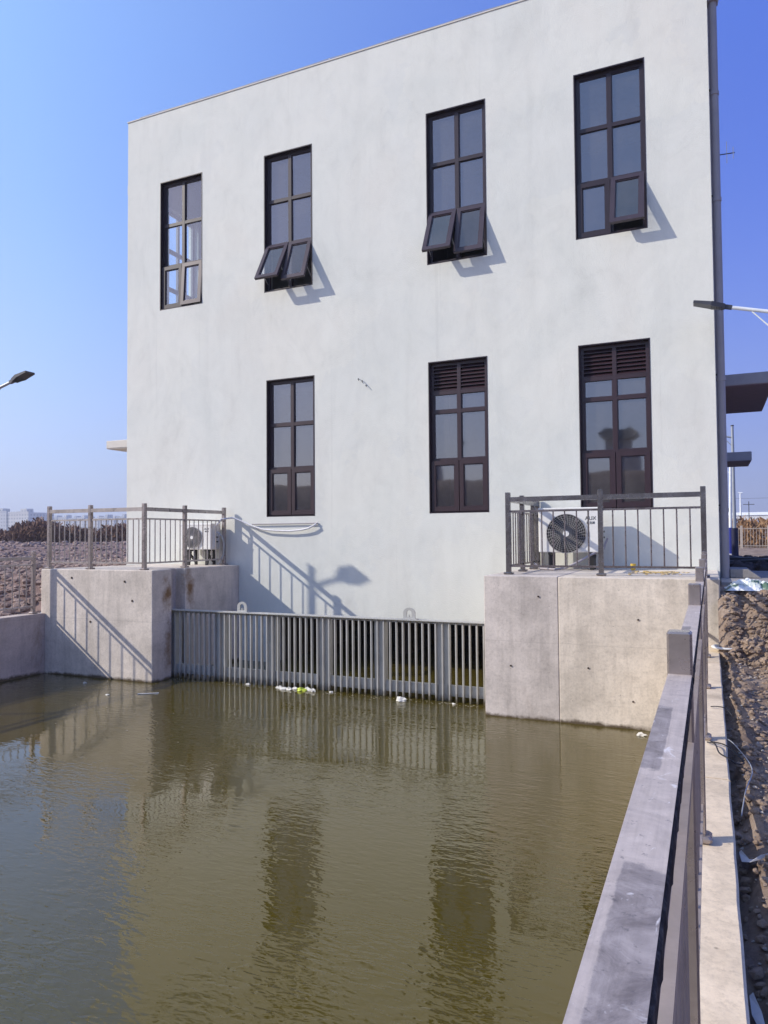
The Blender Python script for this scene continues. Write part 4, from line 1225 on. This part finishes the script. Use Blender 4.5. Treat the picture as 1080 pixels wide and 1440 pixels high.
# ------------------------------------------------------------------ background vegetation
def brush(name, fn, count, mat, label, size):
    """bare brown scrub: thin upright twig blades spread through a volume"""
    V = []; F = []
    for i in range(count):
        x, y, z, h = fn()
        a = random.uniform(0, math.pi); w_ = size*random.uniform(.5,1.3); hh = size*random.uniform(1.2,3.2)
        lx, ly = random.gauss(0,.5)*hh, random.gauss(0,.4)*hh
        dx, dy = math.cos(a)*w_, math.sin(a)*w_
        o = len(V)
        V += [(x-dx*.5,y-dy*.5,z),(x+dx*.5,y+dy*.5,z+random.uniform(-.3,.3)*w_),(x+lx+dx*.2,y+ly+dy*.2,z+hh),(x+lx-dx*.35,y+ly-dy*.3,z+hh*.75)]
        F.append((o,o+1,o+2,o+3))
    mb = MB(); mb.add(V, F); o = obj(name, mb, mat); return tag(o, label, 'scrub', kind='stuff')
def m_scrub(name, a, b_, c_):
    m, nt, b = new_mat(name)
    f = noise(nt, coords(nt), .9, 6, .75)
    nt.links.new(ramp(nt, f, [(.3,a),(.5,b_),(.7,c_)]), b.inputs['Base Color'])
    b.inputs['Roughness'].default_value = .9; b.inputs['Specular IOR Level'].default_value = .1
    return m
SC1 = m_scrub('winter_scrub', (.11,.065,.055), (.20,.125,.095), (.29,.20,.155))
SC2 = m_scrub('russet_scrub', (.12,.065,.035), (.26,.15,.08), (.36,.23,.13))
def left_brush():
    th = math.radians(random.uniform(42.5, 56)); r = random.uniform(44, 66)
    x, y = -math.sin(th)*r, math.cos(th)*r
    q = math.degrees(th)
    env = .55 + .5*fnoise(q*.45, 2.2) + .4*fnoise(q*1.9, 9.1) + .35*math.exp(-((q-49.2)/1.0)**2) - .25*smooth(50.8, 52, q)
    z = -.75 + random.random()**.75 * max(.7, env+.75)
    return x, y, z, 0
brush('scrub_belt', left_brush, 42000, SC1, 'brown leafless scrub along the horizon left of the building', .10)
def right_brush():
    x = random.uniform(-1, 12); y = random.uniform(37, 46)
    z = -1.0 + random.random()*(1.55+.35*fnoise(x*.6, y*.3)+.25*fnoise(x*2, y))
    return x, y, z, 0
brush('scrub_belt', right_brush, 15000, SC2, 'russet scrub behind the far wire fence right of the building', .10)

# far fence on the right
ff = empty('field_fence', (2,35.5,-.8)); tag(ff, 'far pale mesh fence with posts in front of the russet scrub', 'fence')
FENM = m_plain('pale_fence', (.42,.36,.31), .7)
for k in range(8):
    x = .2+1.05*k; obj('post', MB().box(x-.05,x+.05,35.45,35.55,-.95,.35), FENM, ff)
for k in range(7):
    x = .2+1.05*k; pn = MB()
    for z in (-.55,.2): pn.box(x+.05,x+1.0,35.48,35.52,z,z+.03)
    for q in range(8): pn.box(x+.12+q*.115,x+.135+q*.115,35.49,35.51,-.6,.28)
    obj('mesh_panel', pn, FENM, ff)

# viaduct far right
vd = empty('viaduct', (40,250,-1.3)); tag(vd, 'long white viaduct on the horizon right of the building', 'bridge')
VM = m_plain('viaduct_concrete', (.62,.62,.62), .8)
def vy(x): return 250-.12*x
dk = MB(); dk.add([(-40,vy(-40),4.2),(160,vy(160),4.2),(160,vy(160)+9,4.2),(-40,vy(-40)+9,4.2),(-40,vy(-40),5.6),(160,vy(160),5.6),(160,vy(160)+9,5.6),(-40,vy(-40)+9,5.6)],
      [(0,3,2,1),(4,5,6,7),(0,1,5,4),(1,2,6,5),(2,3,7,6),(3,0,4,7)])
obj('deck', dk, VM, vd)
pr_ = MB(); pr_.add([(-40,vy(-40)-.3,5.6),(160,vy(160)-.3,5.6),(160,vy(160)-.1,6.5),(-40,vy(-40)-.1,6.5),(-40,vy(-40)+.1,5.6),(160,vy(160)+.1,5.6)], [(0,1,2,3),(3,2,5,4)])
obj('parapet', pr_, LAMPW, vd)
for k in range(11):
    x = -35+18*k; obj('column', MB().box(x-1,x+1,vy(x)+2,vy(x)+6,-1.4,4.2), VM, vd)
for i, (x, y, h_) in enumerate(((17.2,232,11.2),(10.6,240,9.5),(23,236,10.5))):
    t = obj('power_pole', MB().tube([(x,y,-1.3),(x,y,h_)], .14, 6), LAMPD); tag(t, ['thin power pole before the viaduct at the right edge','thin power pole before the viaduct just right of the drainpipe','thin power pole just past the right frame edge'][i], 'pole', 'power poles')
    obj('crossarm', MB().box(x-1.5,x+1.5,y-.1,y+.1,h_-1.0,h_-.8), LAMPD, t)
tag(obj('power_line', MB().tube([(x, 236, 10.2+.0012*(x-14)**2) for x in np.linspace(-20,60,30)], .035, 4), LAMPD), 'thin power line above the viaduct', 'cable')

# skyline on the left
def m_tower(name, wall, win):
    m, nt, b = new_mat(name)
    br = nt.nodes.new('ShaderNodeTexBrick')
    mp = nt.nodes.new('ShaderNodeMapping'); tc = nt.nodes.new('ShaderNodeTexCoord')
    sp = nt.nodes.new('ShaderNodeSeparateXYZ'); cb = nt.nodes.new('ShaderNodeCombineXYZ')
    nt.links.new(tc.outputs['Object'], sp.inputs[0])
    ad = nt.nodes.new('ShaderNodeMath'); nt.links.new(sp.outputs['X'], ad.inputs[0]); nt.links.new(sp.outputs['Y'], ad.inputs[1])
    nt.links.new(ad.outputs[0], cb.inputs['X']); nt.links.new(sp.outputs['Z'], cb.inputs['Y'])
    nt.links.new(cb.outputs[0], br.inputs['Vector'])
    br.offset = 0; br.inputs['Scale'].default_value = 1; br.inputs['Brick Width'].default_value = 3.2; br.inputs['Row Height'].default_value = 2.9
    br.inputs['Mortar Size'].default_value = .8; br.inputs['Color1'].default_value = (*win,1); br.inputs['Color2'].default_value = (*[c*.8 for c in win],1); br.inputs['Mortar'].default_value = (*wall,1)
    nt.links.new(br.outputs['Color'], b.inputs['Base Color']); b.inputs['Roughness'].default_value = .8
    return m
TW = [m_tower('tower_wall', (.42,.42,.43), (.22,.24,.27)), m_tower('tower_wall_pale', (.52,.50,.48), (.28,.29,.31))]
RD = 640
def tower(px0, px1, ptop, i, label, depth=18, dist=RD):
    # bearing and size from where it stands on the skyline
    def brg(px): 
        d = fw + rt*((px-540)/1024.36); return d.x/d.y
    y = dist*.68
    x0, x1 = brg(px0)*y, brg(px1)*y
    opt = y*(.912 - .408*brg(px0))
    top = (755.0-ptop)/1024.36*opt
    t = obj('apartment_block', MB().box(x0,x1,y,y+depth,-1.3,top), TW[i % 2]); tag(t, label, 'building', 'distant apartment blocks')
    w_ = x1-x0
    obj('roof_house', MB().box(x0+w_*.45,x0+w_*.75,y+3,y+10,top,top+3.2), TW[i % 2], t)
    obj('parapet', MB().box(x0-.3,x1+.3,y-.3,y+.0,top-.4,top+.8), TW[i % 2], t)
tower(-28, 9, 717, 0, 'hazy apartment block cut by the left frame edge')
tower(12, 40, 717.5, 1, 'broad hazy apartment block beside the leftmost one', 26)
tower(41, 52, 726, 0, 'low hazy block left of the railing corner post', 20, 760)
sx = [(68,80,726),(82,93,725.5),(96,106,727),(108,118,726),(120,124,728),(130,138,727),(140,151,725.5),(153,160,727.5),(164,175,725)]
pl = ['first','second','third','fourth','fifth','sixth','seventh','eighth','ninth']
for i, (a, b_, tp) in enumerate(sx):
    tower(a, b_, tp, i, f'faint distant block seen over the left railing, {pl[i]} from the railing corner post', 16, 820)

# ------------------------------------------------------------------ what stands behind the viewer (mirrored in the window panes)
mb = grid(list(np.linspace(-75, 45, 90)), list(np.linspace(-34, -14.1, 24)),
          lambda x, y: -1.3 + (4.6+1.1*fnoise(x*.09, 3.1, 2)+.5*fnoise(x*.5, y*.5))*smooth(-14.3, -20, y)*(1-smooth(-26, -34, y)) )
tag(obj('embankment', mb, DIRT, org=(-15,-24,-1.3)), kind='structure')
def pavilion(cx, cy, z0, w_, label):
    t = empty('pavilion', (cx, cy, z0)); tag(t, label, 'building')
    h = w_*.8
    obj('wall', MB().box(cx-w_*.36,cx+w_*.36,cy-w_*.3,cy+w_*.3,z0,z0+h+9), CANOPY, t)
    zt = z0+h+9; n = 13; vs = []; fs = []
    for side in (-1, 1):
        for i in range(n):
            u = i/(n-1)*2-1
            up_ = .22*w_*abs(u)**3
            vs += [(cx+u*w_*.62, cy+side*w_*.5, zt+up_), (cx+u*w_*.34, cy+side*.05*w_, zt+.42*w_+.06*w_*abs(u)**3)]
        o = (0 if side < 0 else 2*n)
        for i in range(n-1): fs.append((o+2*i, o+2*i+2, o+2*i+3, o+2*i+1))
    m_ = 2*n
    fs += [(0,1,m_+1,m_), (2*n-2,m_+2*n-2,m_+2*n-1,2*n-1)]
    for i in range(n-1): fs.append((2*i+1,2*i+3,m_+2*i+3,m_+2*i+1)); fs.append((2*i+2,2*i,m_+2*i,m_+2*i+2))
    m2 = MB(); m2.add(vs, fs); obj('roof', m2, LAMPD, t)
    return t
pavilion(-7.7, -60, -1.3, 3.2, 'dark upturned roof mirrored in the pane of the lower right window')
pavilion(-30.5, -60, -1.3, 3.4, 'dark upturned roof mirrored in the pane of the lower middle window')

# ------------------------------------------------------------------ winter haze
hz, nt, b = new_mat('haze_air')
nt.nodes.remove(b)
out = [n for n in nt.nodes if n.type == 'OUTPUT_MATERIAL'][0]
pv = nt.nodes.new('ShaderNodeVolumePrincipled')
pv.inputs['Color'].default_value = (.80,.86,1.0,1); pv.inputs['Density'].default_value = .0008; pv.inputs['Anisotropy'].default_value = .2
nt.links.new(pv.outputs[0], out.inputs['Volume'])
mb = MB(); mb.box(-1500, 1200, -120, 1150, -4.5, 60)
tag(obj('haze', mb, hz, org=(0,0,-4.5)), kind='stuff')
